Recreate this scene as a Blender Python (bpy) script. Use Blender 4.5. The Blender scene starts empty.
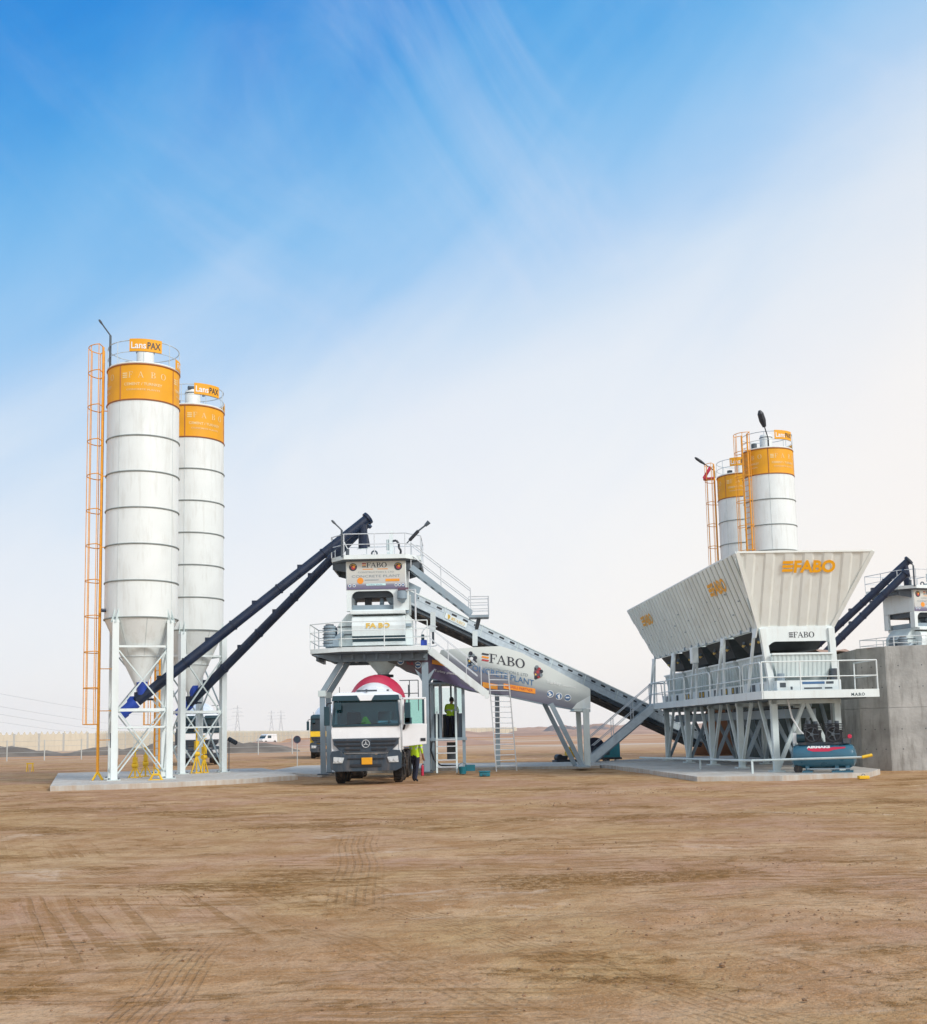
import bpy, math, random
from mathutils import Vector, Matrix, noise
R = math.radians
rnd = random.Random(7)
scene = bpy.context.scene
COL = scene.collection
# ---------------------------------------------------------------- camera
F_PX = 1150.0; CXP = 463.5; CYP = 598.0; PITCH = R(6.6); ROLL = R(1.25)
CAM = Vector((0, 0, 1.7))
FW = Vector((0, math.cos(PITCH), math.sin(PITCH)))
U0 = Vector((0, -math.sin(PITCH), math.cos(PITCH))); R0 = Vector((1, 0, 0))
RT = math.cos(ROLL) * R0 - math.sin(ROLL) * U0
UP = math.sin(ROLL) * R0 + math.cos(ROLL) * U0
cam_d = bpy.data.cameras.new('camera'); cam = bpy.data.objects.new('camera', cam_d); COL.objects.link(cam)
mt = Matrix((RT, UP, -FW)).transposed().to_4x4(); mt.translation = CAM; cam.matrix_world = mt
cam_d.sensor_width = 36; cam_d.lens = F_PX / 1024 * 36
cam_d.shift_y = (CYP - 512) / 1024.0; cam_d.clip_end = 12000; cam_d.clip_start = 0.1
scene.camera = cam

def ray(px, py):
    return FW + (px - CXP) / F_PX * RT + (CYP - py) / F_PX * UP
def P(px, py, Y):
    d = ray(px, py); return CAM + d * (Y / d.y)
def G(px, py, z=0.0):
    d = ray(px, py); return CAM + d * ((z - CAM.z) / d.z)
# ---------------------------------------------------------------- materials
def new_mat(name):
    m = bpy.data.materials.new(name); m.use_nodes = True
    nt = m.node_tree; b = nt.nodes['Principled BSDF']
    return m, nt, b
def mat(name, col, rough=.5, metal=0., var=.12, scale=3., dirt=None, dirt_amt=.25, bump=0., coat=0., dmin=.5):
    """plain procedural finish: colour broken by noise, optional dirt, roughness variation"""
    m, nt, b = new_mat(name); N = nt.nodes; L = nt.links
    tc = N.new('ShaderNodeTexCoord')
    n1 = N.new('ShaderNodeTexNoise'); n1.inputs['Scale'].default_value = scale; n1.inputs['Detail'].default_value = 6
    L.new(tc.outputs['Object'], n1.inputs['Vector'])
    r1 = N.new('ShaderNodeValToRGB')
    r1.color_ramp.elements[0].position = .3; r1.color_ramp.elements[1].position = .7
    c0 = [max(0, c * (1 - var)) for c in col[:3]] + [1]; c1 = [min(1, c * (1 + var * .6)) for c in col[:3]] + [1]
    r1.color_ramp.elements[0].color = c0; r1.color_ramp.elements[1].color = c1
    L.new(n1.outputs['Fac'], r1.inputs['Fac'])
    out = r1.outputs['Color']
    if dirt:
        mp = N.new('ShaderNodeMapping'); mp.inputs['Scale'].default_value = (2.2, 2.2, .35)
        L.new(tc.outputs['Object'], mp.inputs['Vector'])
        n2 = N.new('ShaderNodeTexNoise'); n2.inputs['Scale'].default_value = 2.0; n2.inputs['Detail'].default_value = 9; n2.inputs['Roughness'].default_value = .65
        L.new(mp.outputs['Vector'], n2.inputs['Vector'])
        r2 = N.new('ShaderNodeMapRange'); r2.inputs['From Min'].default_value = dmin; r2.inputs['From Max'].default_value = .78
        r2.inputs['To Max'].default_value = dirt_amt; L.new(n2.outputs['Fac'], r2.inputs['Value'])
        mx = N.new('ShaderNodeMixRGB'); mx.inputs['Color2'].default_value = (*dirt, 1)
        L.new(r2.outputs['Result'], mx.inputs['Fac']); L.new(out, mx.inputs['Color1']); out = mx.outputs['Color']
    L.new(out, b.inputs['Base Color'])
    rr = N.new('ShaderNodeMapRange'); rr.inputs['To Min'].default_value = max(.05, rough - .12); rr.inputs['To Max'].default_value = min(1, rough + .12)
    L.new(n1.outputs['Fac'], rr.inputs['Value']); L.new(rr.outputs['Result'], b.inputs['Roughness'])
    b.inputs['Metallic'].default_value = metal
    if coat: b.inputs['Coat Weight'].default_value = coat
    if bump:
        bp = N.new('ShaderNodeBump'); bp.inputs['Strength'].default_value = bump; bp.inputs['Distance'].default_value = .02
        n3 = N.new('ShaderNodeTexNoise'); n3.inputs['Scale'].default_value = scale * 6; n3.inputs['Detail'].default_value = 4
        L.new(tc.outputs['Object'], n3.inputs['Vector']); L.new(n3.outputs['Fac'], bp.inputs['Height']); L.new(bp.outputs['Normal'], b.inputs['Normal'])
    return m
def glass(name, tint, trans=.6):
    m, nt, b = new_mat(name); N = nt.nodes; L = nt.links; N.remove(b)
    t = N.new('ShaderNodeBsdfTransparent'); t.inputs['Color'].default_value = (*tint, 1)
    g = N.new('ShaderNodeBsdfGlossy'); g.inputs['Roughness'].default_value = .04; g.inputs['Color'].default_value = (.9, .95, 1, 1)
    f = N.new('ShaderNodeFresnel'); f.inputs['IOR'].default_value = 1.45
    a = N.new('ShaderNodeMath'); a.operation = 'ADD'; a.inputs[1].default_value = .03; L.new(f.outputs[0], a.inputs[0])
    mx = N.new('ShaderNodeMixShader'); L.new(a.outputs[0], mx.inputs[0]); L.new(t.outputs[0], mx.inputs[1]); L.new(g.outputs[0], mx.inputs[2])
    L.new(mx.outputs[0], N['Material Output'].inputs['Surface']); return m

DUST = (.42, .30, .2)
M = {}
M['silo'] = mat('silo_white', (.76, .80, .79), .42, var=.06, scale=.8, dirt=(.48, .47, .42), dirt_amt=.5)
M['silo_seam'] = mat('silo_seam', (.25, .28, .27), .6, var=.2)
M['silo_weld'] = mat('silo_weld', (.55, .6, .6), .6, var=.1)
M['yellow'] = mat('signal_yellow', (.80, .36, .003), .6, var=.1, scale=1.5, dirt=(.55, .25, .03), dirt_amt=.3)
M['yellow_dark'] = mat('yellow_edge', (.35, .12, .03), .6, var=.15)
M['ladder_y'] = mat('ladder_yellow', (.85, .36, .02), .5, var=.15, scale=4)
M['bollard_y'] = mat('bollard_yellow', (.8, .5, .02), .5, var=.15, scale=4)
M['rib_shade_strip'] = mat('rib_shade', (.36, .39, .35), .7, var=.2, scale=2)
M['steel'] = mat('painted_steel', (.60, .69, .69), .45, var=.1, scale=1.5, dirt=(.3, .27, .22), dirt_amt=.35)
M['steel_w'] = mat('white_steel', (.74, .81, .81), .42, var=.06, scale=1.2, dirt=(.45, .4, .32), dirt_amt=.3)
M['steel_b'] = mat('bluegrey_steel', (.26, .34, .40), .45, var=.15, scale=1.5, dirt=(.3, .27, .22), dirt_amt=.25)
M['steel_s'] = mat('slate_steel', (.13, .17, .20), .5, var=.15, scale=2)
M['steel_d'] = mat('dark_steel', (.07, .09, .11), .5, var=.2, scale=2)
M['galv'] = mat('galvanised_steel', (.52, .60, .65), .45, metal=.1, var=.15, scale=5)
M['alu'] = mat('aluminium', (.60, .64, .67), .5, metal=.1, var=.1, scale=5)
M['blue'] = mat('navy_tube', (.003, .014, .045), .42, var=.3, scale=2, dirt=(.10, .11, .14), dirt_amt=.2)
M['blue_l'] = mat('royal_blue', (.015, .06, .38), .4, var=.2, scale=3)
M['rubber'] = mat('rubber', (.02, .02, .022), .85, var=.3, scale=8, dirt=DUST, dirt_amt=.5)
M['black'] = mat('black_plastic', (.018, .022, .03), .5, var=.2, scale=5)
M['concrete'] = mat('grey_concrete', (.44, .44, .425), .9, var=.34, scale=1.1, dirt=(.15, .14, .12), dirt_amt=.8, bump=.9)
M['slab'] = mat('slab_concrete', (.54, .53, .49), .9, var=.2, scale=.7, dmin=.40, dirt=(.42, .30, .20), dirt_amt=.95, bump=.4)
M['bin'] = mat('bin_cream', (.76, .79, .755), .5, var=.06, scale=.6, dirt=(.50, .45, .33), dirt_amt=.3)
M['bin_left'] = mat('bin_side', (.76, .82, .78), .5, var=.08, scale=.6, dirt=(.46, .42, .32), dirt_amt=.3)
M['grate'] = mat('dark_machinery', (.03, .035, .035), .6, var=.5, scale=4)
M['tank'] = mat('teal_tank', (.03, .13, .20), .3, var=.15, scale=3, coat=.3)
M['teal'] = mat('teal_box', (.01, .17, .23), .5, var=.2, scale=3)
M['red'] = mat('crimson_paint', (.55, .02, .07), .4, var=.1)
M['orange_logo'] = mat('orange_logo', (.92, .42, .005), .5, var=.08)
M['gold'] = mat('gold_paint', (.75, .50, .10), .5, var=.08)
M['ink'] = mat('black_print', (.03, .035, .05), .5, var=.1)
M['ink_g'] = mat('grey_print', (.22, .27, .30), .5, var=.1)
M['ink_b'] = mat('blue_print', (.06, .16, .33), .5, var=.1)
M['ink_o'] = mat('orange_print', (.85, .30, .02), .5, var=.1)
M['ink_r'] = mat('red_print', (.45, .05, .06), .5, var=.1)
M['ink_p'] = mat('plum_print', (.13, .07, .11), .5, var=.1)
M['print_w'] = mat('white_print', (.80, .82, .82), .5, var=.03)
M['print_c'] = mat('cyan_print', (.6, .85, .85), .5, var=.03)
M['band_txt'] = mat('band_lettering', (.80, .58, .27), .5, var=.1)
M['cab_w'] = mat('cab_white', (.80, .82, .84), .25, var=.04, scale=2, dirt=(.5, .45, .4), dirt_amt=.15, coat=.4)
M['cab_g'] = mat('cab_grey', (.030, .052, .078), .45, var=.15, scale=3, dirt=DUST, dirt_amt=.3)
M['cab_y'] = mat('cab_yellow', (.85, .55, .02), .35, var=.08)
M['cab_teal'] = mat('cab_dark_teal', (.010, .045, .065), .35, var=.1)
M['lamp'] = mat('lamp_lens', (.62, .66, .68), .15, metal=.3, var=.15, scale=20)
M['plate_y'] = mat('plate_orange', (.78, .36, .01), .45, var=.08)
M['interior'] = mat('cab_interior', (.06, .12, .13), .8, var=.3, scale=3)
M['glass'] = glass('windscreen_glass', (.16, .40, .48))
M['glass_c'] = glass('clear_glass', (.90, .96, .95)); M['glass_d'] = glass('door_glass', (.60, .84, .78)); M['wall_dark'] = mat('shade_painted_concrete', (.055, .07, .055), .95, var=.4, scale=.5, dirt=(.12, .12, .11), dirt_amt=.6, bump=.4)  # wall_dark: near-black concrete, with the shade behind the bins in its colour
M['hivis'] = mat('hi_vis_cloth', (.50, .75, .02), .8, var=.12, scale=12)
M['navy_cloth'] = mat('navy_cloth', (.02, .025, .05), .9, var=.2, scale=10)
M['skin'] = mat('skin', (.35, .18, .11), .6, var=.08, scale=10)
M['hair'] = mat('hair', (.012, .010, .010), .7, var=.2, scale=20)
M['wallp'] = mat('precast_panel', (.58, .54, .44), .9, var=.12, scale=.15, dirt=(.4, .35, .27), dirt_amt=.4)
M['post'] = mat('fence_post', (.5, .52, .5), .7, var=.1)
M['pylon'] = mat('pylon_steel', (.42, .45, .48), .6, var=.1)

# ---------------------------------------------------------------- mesh builder
class MB:
    def __init__(s): s.v = []; s.f = []; s.m = []; s.mats = []
    def mi(s, m):
        m = M[m] if isinstance(m, str) else m
        if m not in s.mats: s.mats.append(m)
        return s.mats.index(m)
    def poly(s, pts, m):
        i = len(s.v); s.v += [Vector(p) for p in pts]; s.f.append(tuple(range(i, i + len(pts)))); s.m.append(s.mi(m))
    def faces(s, vs, fs, m):
        i = len(s.v); s.v += [Vector(p) for p in vs]; k = s.mi(m)
        for f in fs: s.f.append(tuple(i + a for a in f)); s.m.append(k)
    def hexa(s, a, b, m):
        """a,b = two quads (same winding) -> closed box between them"""
        s.faces(list(a) + list(b), [(3, 2, 1, 0), (4, 5, 6, 7), (0, 1, 5, 4), (1, 2, 6, 5), (2, 3, 7, 6), (3, 0, 4, 7)], m)
    def box(s, x0, x1, y0, y1, z0, z1, m):
        s.hexa([(x0, y0, z0), (x1, y0, z0), (x1, y1, z0), (x0, y1, z0)], [(x0, y0, z1), (x1, y0, z1), (x1, y1, z1), (x0, y1, z1)], m)
    def beam(s, p, q, w, h, m, up=(0, 0, 1)):
        p = Vector(p); q = Vector(q); d = (q - p).normalized(); u = Vector(up)
        if abs(d.dot(u)) > .97: u = Vector((0, 1, 0)) if abs(d.y) < .9 else Vector((1, 0, 0))
        sd = d.cross(u).normalized(); uu = sd.cross(d)
        r = lambda c: [c - sd * w / 2 - uu * h / 2, c + sd * w / 2 - uu * h / 2, c + sd * w / 2 + uu * h / 2, c - sd * w / 2 + uu * h / 2]
        s.hexa(r(p), r(q), m)
    def tube(s, p, q, r, m, n=8, r2=None, cap=True):
        p = Vector(p); q = Vector(q); r2 = r if r2 is None else r2
        d = (q - p).normalized(); u = Vector((0, 0, 1)) if abs(d.z) < .95 else Vector((1, 0, 0))
        a = d.cross(u).normalized(); b = d.cross(a)
        vs = []
        for c, rr in ((p, r), (q, r2)):
            for k in range(n):
                t = 2 * math.pi * k / n; vs.append(c + a * math.cos(t) * rr + b * math.sin(t) * rr)
        fs = [(k, (k + 1) % n, n + (k + 1) % n, n + k) for k in range(n)]
        if cap: fs += [tuple(range(n - 1, -1, -1)), tuple(range(n, 2 * n))]
        s.faces(vs, fs, m)
    def path(s, pts, r, m, n=6, closed=False):
        pts = [Vector(p) for p in pts]
        k = len(pts)
        for i in range(k if closed else k - 1): s.tube(pts[i], pts[(i + 1) % k], r, m, n)
    def ring(s, c, rad, r, m, n=32, a0=0, a1=360, tn=6, axis='z'):
        pts = []
        full = abs(a1 - a0) >= 359.9
        cnt = n if full else n + 1
        vs = []; fs = []
        for i in range(cnt):
            t = R(a0 + (a1 - a0) * i / n)
            for j in range(tn):
                u = 2 * math.pi * j / tn; rr = rad + r * math.cos(u); h = r * math.sin(u)
                if axis == 'z': p = (c[0] + rr * math.cos(t), c[1] + rr * math.sin(t), c[2] + h)
                elif axis == 'y': p = (c[0] + rr * math.cos(t), c[1] + h, c[2] + rr * math.sin(t))
                else: p = (c[0] + h, c[1] + rr * math.cos(t), c[2] + rr * math.sin(t))
                vs.append(p)
        for i in range(n if full else n):
            i2 = (i + 1) % cnt
            for j in range(tn):
                j2 = (j + 1) % tn; fs.append((i * tn + j, i2 * tn + j, i2 * tn + j2, i * tn + j2))
        s.faces(vs, fs, m)
    def lathe(s, prof, m, n=48, org=(0, 0, 0), axis=(0, 0, 1), a0=0, a1=360):
        """prof = [(r, h)] along axis"""
        org = Vector(org); ax = Vector(axis).normalized(); u = Vector((1, 0, 0)) if abs(ax.x) < .9 else Vector((0, 1, 0))
        e2 = ax.cross(u).normalized(); e1 = e2.cross(ax)
        full = abs(a1 - a0) > 359.9; cnt = n if full else n + 1
        vs = []; fs = []
        for (r, h) in prof:
            for k in range(cnt):
                t = R(a0 + (a1 - a0) * k / n); vs.append(org + ax * h + (e1 * math.cos(t) + e2 * math.sin(t)) * r)
        for i in range(len(prof) - 1):
            for k in range(n):
                k2 = (k + 1) % cnt; fs.append((i * cnt + k, i * cnt + k2, (i + 1) * cnt + k2, (i + 1) * cnt + k))
        s.faces(vs, fs, m)
    def prism(s, pts, ext, m):
        pts = [Vector(p) for p in pts]; e = Vector(ext); n = len(pts)
        vs = pts + [p + e for p in pts]
        s.faces(vs, [tuple(range(n)), tuple(range(2 * n - 1, n - 1, -1))] + [(k, n + k, n + (k + 1) % n, (k + 1) % n) for k in range(n)], m)
    def disc(s, c, r, nrm, th, m, n=20):
        c = Vector(c); nrm = Vector(nrm).normalized(); s.tube(c, c + nrm * th, r, m, n)
    def build(s, name, parent=None, bevel=0, world=False, smooth=35, sub=None):
        off = Vector((0, 0, 0))
        if world and parent is not None:
            p = parent
            while p is not None: off += p.location; p = p.parent
        me = bpy.data.meshes.new(name)
        me.from_pydata([tuple(v - off) for v in s.v], [], s.f)
        for m_ in s.mats: me.materials.append(m_)
        me.polygons.foreach_set('material_index', s.m)
        import bmesh
        bm = bmesh.new(); bm.from_mesh(me); bmesh.ops.recalc_face_normals(bm, faces=bm.faces); bm.to_mesh(me); bm.free()
        if smooth:
            me.polygons.foreach_set('use_smooth', [True] * len(me.polygons))
            me.set_sharp_from_angle(angle=R(smooth))
        me.update()
        o = bpy.data.objects.new(name, me); COL.objects.link(o)
        if parent is not None: o.parent = parent
        if bevel:
            b = o.modifiers.new('bevel', 'BEVEL'); b.width = bevel; b.segments = 2; b.limit_method = 'ANGLE'; b.angle_limit = R(40)
        return o
def part(name, parent, fn, **k):
    mb = MB(); fn(mb); return mb.build(name, parent, **k)
def tag(o, label, cat, group=None):
    o['label'] = label; o['category'] = cat
    if group: o['group'] = group
    return o
def thing(name, label, cat, loc=(0, 0, 0), rz=0, group=None):
    o = bpy.data.objects.new(name, None); COL.objects.link(o); o.empty_display_size = .3
    o.location = loc; o.rotation_euler = (0, 0, rz); return tag(o, label, cat, group)
def structure(o): o['kind'] = 'structure'; return o
def dup(root, loc, rz, label, group=None, skip=()):
    def cp(o, par):
        c = o.copy(); COL.objects.link(c); c.parent = par
        for ch in list(o.children):
            if ch.name.split('.')[0] not in skip: cp(ch, c)
        return c
    r = cp(root, None); r.location = loc; r.rotation_euler = (0, 0, rz); r['label'] = label
    if group: r['group'] = group
    return r

# ---------------------------------------------------------------- lettering
def text(mb, s, org, xd, yd, size, m, align='LEFT', bold=0, bend=None, width=None):
    c = bpy.data.curves.new('t', 'FONT'); c.body = s; c.size = size; c.offset = bold; c.align_x = align; c.resolution_u = 3
    o = bpy.data.objects.new('t', c); COL.objects.link(o)
    dg = bpy.context.evaluated_depsgraph_get(); dg.update()
    me = bpy.data.meshes.new_from_object(o.evaluated_get(dg))
    vs = [v.co.copy() for v in me.vertices]; fs = [tuple(p.vertices) for p in me.polygons]
    bpy.data.objects.remove(o); bpy.data.curves.remove(c); bpy.data.meshes.remove(me)
    if not vs: return
    if width:
        x0 = min(v.x for v in vs); x1 = max(v.x for v in vs); k = width / (x1 - x0)
        base = x0 if align == 'LEFT' else (x0 + x1) / 2
        for v in vs: v.x = (v.x - base) * k
    if not bend: org = Vector(org); xd = Vector(xd); yd = Vector(yd)
    mb.faces([(bend(v.x, v.y) if bend else org + xd * v.x + yd * v.y) for v in vs], fs, m)
def serif_letters():
    def rect(a, b, c, d): return [(a, b), (c, b), (c, d), (a, d)]
    Fp = [rect(.02, 0, .40, .06), rect(.13, .06, .29, .94), rect(.02, .94, .74, 1), rect(.68, .72, .74, .94), rect(.29, .50, .50, .55), rect(.50, .40, .55, .65)]
    A = [[(.05, .05), (.11, .05), (.40, .82), (.40, 1.0)], [(.40, .82), (.66, .05), (.84, .05), (.47, 1.0), (.40, 1.0)],
         rect(-.03, 0, .22, .05), rect(.56, 0, .93, .05), [(.215, .32), (.575, .32), (.555, .38), (.235, .38)]]
    B = [rect(.02, 0, .13, .05), rect(.02, .95, .13, 1), rect(.13, 0, .29, 1)]
    def bowl(cy, ry, x0, w, th):
        out = []; n = 10
        for k in range(n):
            a = -math.pi / 2 + math.pi * k / n; b = -math.pi / 2 + math.pi * (k + 1) / n
            q = lambda t, o: (x0 + (w if o else w - th) * max(0, math.cos(t)), cy + (ry if o else ry - .05) * math.sin(t))
            out.append([q(a, 0), q(a, 1), q(b, 1), q(b, 0)])
        out += [rect(.29, cy - ry, x0, cy - ry + .05), rect(.29, cy + ry - .05, x0, cy + ry)]
        return out
    B += bowl(.26, .26, .45, .35, .17) + bowl(.76, .235, .43, .30, .16)
    O = []; n = 28
    for k in range(n):
        a = 2 * math.pi * k / n; b = 2 * math.pi * (k + 1) / n
        q = lambda t, o: (.47 + (.46 if o else .28) * math.cos(t), .5 + (.52 if o else .46) * math.sin(t))
        O.append([q(a, 0), q(a, 1), q(b, 1), q(b, 0)])
    return [(Fp, .80), (A, .96), (B, .90), (O, 1.0)]
SERIF = serif_letters()
def fabo(mb, org, xd, yd, h, m, stripes=None, width=None, bend=None):
    """three-stripe mark followed by serif letters; total natural width 4.5 h"""
    org = Vector(org); xd = Vector(xd); yd = Vector(yd); st = stripes or [m, m, m]
    kx = (width / 4.5) if width else h
    put = (lambda x, y: bend(x, y)) if bend else (lambda x, y: org + xd * x + yd * y)
    for i, sm in enumerate(st):
        y0 = (.74, .40, .06)[i]
        mb.poly([put(kx * a, h * b) for a, b in ((.05, y0), (.72, y0), (.78, y0 + .2), (.11, y0 + .2))], sm)
    x = .80
    for polys, adv in SERIF:
        for pl in polys: mb.poly([put(kx * (x + a), h * b) for a, b in pl], m)
        x += adv - .03
def rails(mb, pts, m='steel_w', h=1.0, r=.022, step=1.4, mids=(.5,), closed=False, kick=0):
    """guard rail along a polyline of floor points"""
    pts = [Vector(p) for p in pts]; k = len(pts); z = Vector((0, 0, h))
    for i in range(k if closed else k - 1):
        a = pts[i]; b = pts[(i + 1) % k]
        mb.tube(a + z, b + z, r, m, 6)
        for q in mids: mb.tube(a + z * q, b + z * q, r * .8, m, 6)
        n = max(1, round((b - a).length / step))
        for j in range(n + (0 if closed or i < k - 2 else 1)):
            c = a.lerp(b, j / n); mb.tube(c, c + z, r, m, 6)

def fabo_bold(mb, org, xd, yd, h, m, width):
    """three bars and heavy sans letters, as stencilled on the bin"""
    org = Vector(org); xd = Vector(xd); yd = Vector(yd); b = width * .2
    for i in range(3):
        y0 = h * (.72, .38, .04)[i]
        mb.poly([org + xd * a + yd * q for a, q in ((0, y0), (b, y0), (b * 1.05, y0 + h * .24), (b * .05, y0 + h * .24))], m)
    text(mb, 'FABO', org + xd * b * 1.12, xd, yd, h * 1.38, m, 'LEFT', .022, None, width * .78)
# ================================================================= SETTING
def build_world():
    w = bpy.data.worlds.new('World'); scene.world = w; w.use_nodes = True
    nt = w.node_tree; N = nt.nodes; L = nt.links; bg = N['Background']
    def mth(op, a, b=None, c=None):
        n = N.new('ShaderNodeMath'); n.operation = op
        for i, x in enumerate((a, b, c)):
            if x is None: continue
            if isinstance(x, (int, float)): n.inputs[i].default_value = x
            else: L.new(x, n.inputs[i])
        return n.outputs[0]
    tc = N.new('ShaderNodeTexCoord'); sp = N.new('ShaderNodeSeparateXYZ'); L.new(tc.outputs['Generated'], sp.inputs[0])
    X, Y, Z = sp.outputs
    # thin high cloud: noise on the sky dome, streaked towards the upper left
    mp = N.new('ShaderNodeMapping'); mp.inputs['Rotation'].default_value = (0, R(38), 0); mp.inputs['Scale'].default_value = (1.6, 2.0, 5.0)
    mp.inputs['Location'].default_value = (.35, 0, .9)
    L.new(tc.outputs['Generated'], mp.inputs['Vector'])
    n1 = N.new('ShaderNodeTexNoise'); n1.inputs['Scale'].default_value = 2.2; n1.inputs['Detail'].default_value = 7; n1.inputs['Roughness'].default_value = .52; n1.inputs['Distortion'].default_value = .5
    mp.inputs['Scale'].default_value = (1, 1, 1); mp.inputs['Rotation'].default_value = (0, R(40), 0)
    sb = N.new('ShaderNodeMapping'); sb.inputs['Scale'].default_value = (1.3, 1.5, 3.6); L.new(mp.outputs[0], sb.inputs['Vector'])
    L.new(sb.outputs[0], n1.inputs['Vector'])
    mp2 = N.new('ShaderNodeMapping'); mp2.inputs['Rotation'].default_value = (0, R(-35), 0); mp2.inputs['Scale'].default_value = (2.5, 1.5, 7.0)
    mp2.inputs['Location'].default_value = (2.1, 0, .2)
    L.new(tc.outputs['Generated'], mp2.inputs['Vector'])
    n2 = N.new('ShaderNodeTexNoise'); n2.inputs['Scale'].default_value = 2.0; n2.inputs['Detail'].default_value = 8; n2.inputs['Roughness'].default_value = .6; n2.inputs['Distortion'].default_value = .9
    mp2.inputs['Scale'].default_value = (1, 1, 1); mp2.inputs['Rotation'].default_value = (0, R(-48), 0)
    sb2 = N.new('ShaderNodeMapping'); sb2.inputs['Scale'].default_value = (1.5, 1.5, 3.6); L.new(mp2.outputs[0], sb2.inputs['Vector'])
    L.new(sb2.outputs[0], n2.inputs['Vector'])
    xc = mth('MAXIMUM', mth('MINIMUM', X, .5), -.5)
    t = mth('SUBTRACT', Z, mth('MULTIPLY', xc, .27))
    t = mth('ADD', t, mth('MULTIPLY', mth('SUBTRACT', n1.outputs['Fac'], .5), .17))
    cr = N.new('ShaderNodeValToRGB'); cr.color_ramp.interpolation = 'B_SPLINE'
    def s2l(c): return tuple(((v / 255) / 12.92 if v / 255 < .04045 else ((v / 255 + .055) / 1.055) ** 2.4) for v in c)
    stops = [(0., (252, 250, 247)), (.13, (247, 247, 247)), (.25, (230, 237, 246)), (.32, (206, 225, 244)), (.38, (180, 211, 243)), (.435, (146, 197, 240)),
             (.49, (110, 181, 235)), (.54, (73, 162, 229)), (.595, (36, 142, 222)), (.66, (8, 124, 214)), (.82, (95, 160, 222)), (1., (160, 198, 235))]
    e = cr.color_ramp.elements
    for i, (p, c) in enumerate(stops):
        el = e[i] if i < 2 else e.new(p)
        el.position = p; el.color = (*s2l(c), 1)
    L.new(t, cr.inputs['Fac'])
    # cirrus veil
    amt = mth('MULTIPLY', mth('SMOOTH_MIN', 1, 1, 0), 1)
    mr = N.new('ShaderNodeMapRange'); mr.interpolation_type = 'SMOOTHSTEP'; mr.inputs['From Min'].default_value = .46; mr.inputs['From Max'].default_value = .98
    L.new(n2.outputs['Fac'], mr.inputs['Value'])
    side = N.new('ShaderNodeMapRange'); side.inputs['From Min'].default_value = -.4; side.inputs['From Max'].default_value = .3; side.inputs['To Min'].default_value = .12; side.inputs['To Max'].default_value = .95
    L.new(X, side.inputs['Value'])
    veil = mth('MULTIPLY', mth('MULTIPLY', mr.outputs[0], side.outputs[0]), .75)
    mx = N.new('ShaderNodeMixRGB'); mx.inputs['Color2'].default_value = (*s2l((228, 231, 245)), 1)
    L.new(veil, mx.inputs['Fac']); L.new(cr.outputs[0], mx.inputs['Color1'])
    # warm light low on the right
    wr = N.new('ShaderNodeMapRange'); wr.interpolation_type = 'SMOOTHSTEP'; wr.inputs['From Min'].default_value = -.05; wr.inputs['From Max'].default_value = .42
    L.new(mth('SUBTRACT', X, mth('MULTIPLY', Z, .55)), wr.inputs['Value'])
    mw = N.new('ShaderNodeMixRGB'); mw.inputs['Color2'].default_value = (*s2l((252, 245, 239)), 1)
    L.new(mth('MULTIPLY', wr.outputs[0], .8), mw.inputs['Fac']); L.new(mx.outputs[0], mw.inputs['Color1'])
    # milky bright half of the sky round the veiled sun, behind the viewer
    br = N.new('ShaderNodeMapRange'); br.interpolation_type = 'SMOOTHSTEP'; br.inputs['From Min'].default_value = .35; br.inputs['From Max'].default_value = -.5; br.inputs['To Max'].default_value = .7
    L.new(Y, br.inputs['Value'])
    mb_ = N.new('ShaderNodeMixRGB'); mb_.inputs['Color2'].default_value = (.96, .96, .95, 1); L.new(br.outputs[0], mb_.inputs['Fac']); L.new(mw.outputs[0], mb_.inputs['Color1'])
    # the physical sky, dimmed to its usual strength, carries part of the light
    sky = N.new('ShaderNodeTexSky'); sky.sky_type = 'NISHITA'; sky.sun_disc = False
    sky.sun_elevation = SUN_EL; sky.sun_rotation = SUN_ROT; sky.dust_density = 3; sky.air_density = 1
    sk = N.new('ShaderNodeVectorMath'); sk.operation = 'SCALE'; sk.inputs['Scale'].default_value = .10; L.new(sky.outputs[0], sk.inputs[0])
    fin = N.new('ShaderNodeMixRGB'); fin.inputs['Fac'].default_value = .93
    L.new(sk.outputs[0], fin.inputs['Color1']); L.new(mb_.outputs[0], fin.inputs['Color2'])
    L.new(fin.outputs[0], bg.inputs['Color']); bg.inputs['Strength'].default_value = .94
SUN_DIR = Vector((.62, -.62, .62)).normalized()
SUN_EL = math.asin(SUN_DIR.z); SUN_ROT = math.atan2(SUN_DIR.x, SUN_DIR.y)
build_world()
sl = bpy.data.lights.new('sun', 'SUN'); sl.energy = 2.1; sl.angle = R(16); sl.color = (1, .97, .92)
so = bpy.data.objects.new('sun', sl); COL.objects.link(so); so.rotation_euler = SUN_DIR.to_track_quat('Z', 'Y').to_euler(); so.location = (30, -30, 40)
vs_ = scene.view_settings; vs_.view_transform = 'Standard'; vs_.look = 'None'; vs_.exposure = .17; vs_.gamma = 1; vs_.use_curve_mapping = False

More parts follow.
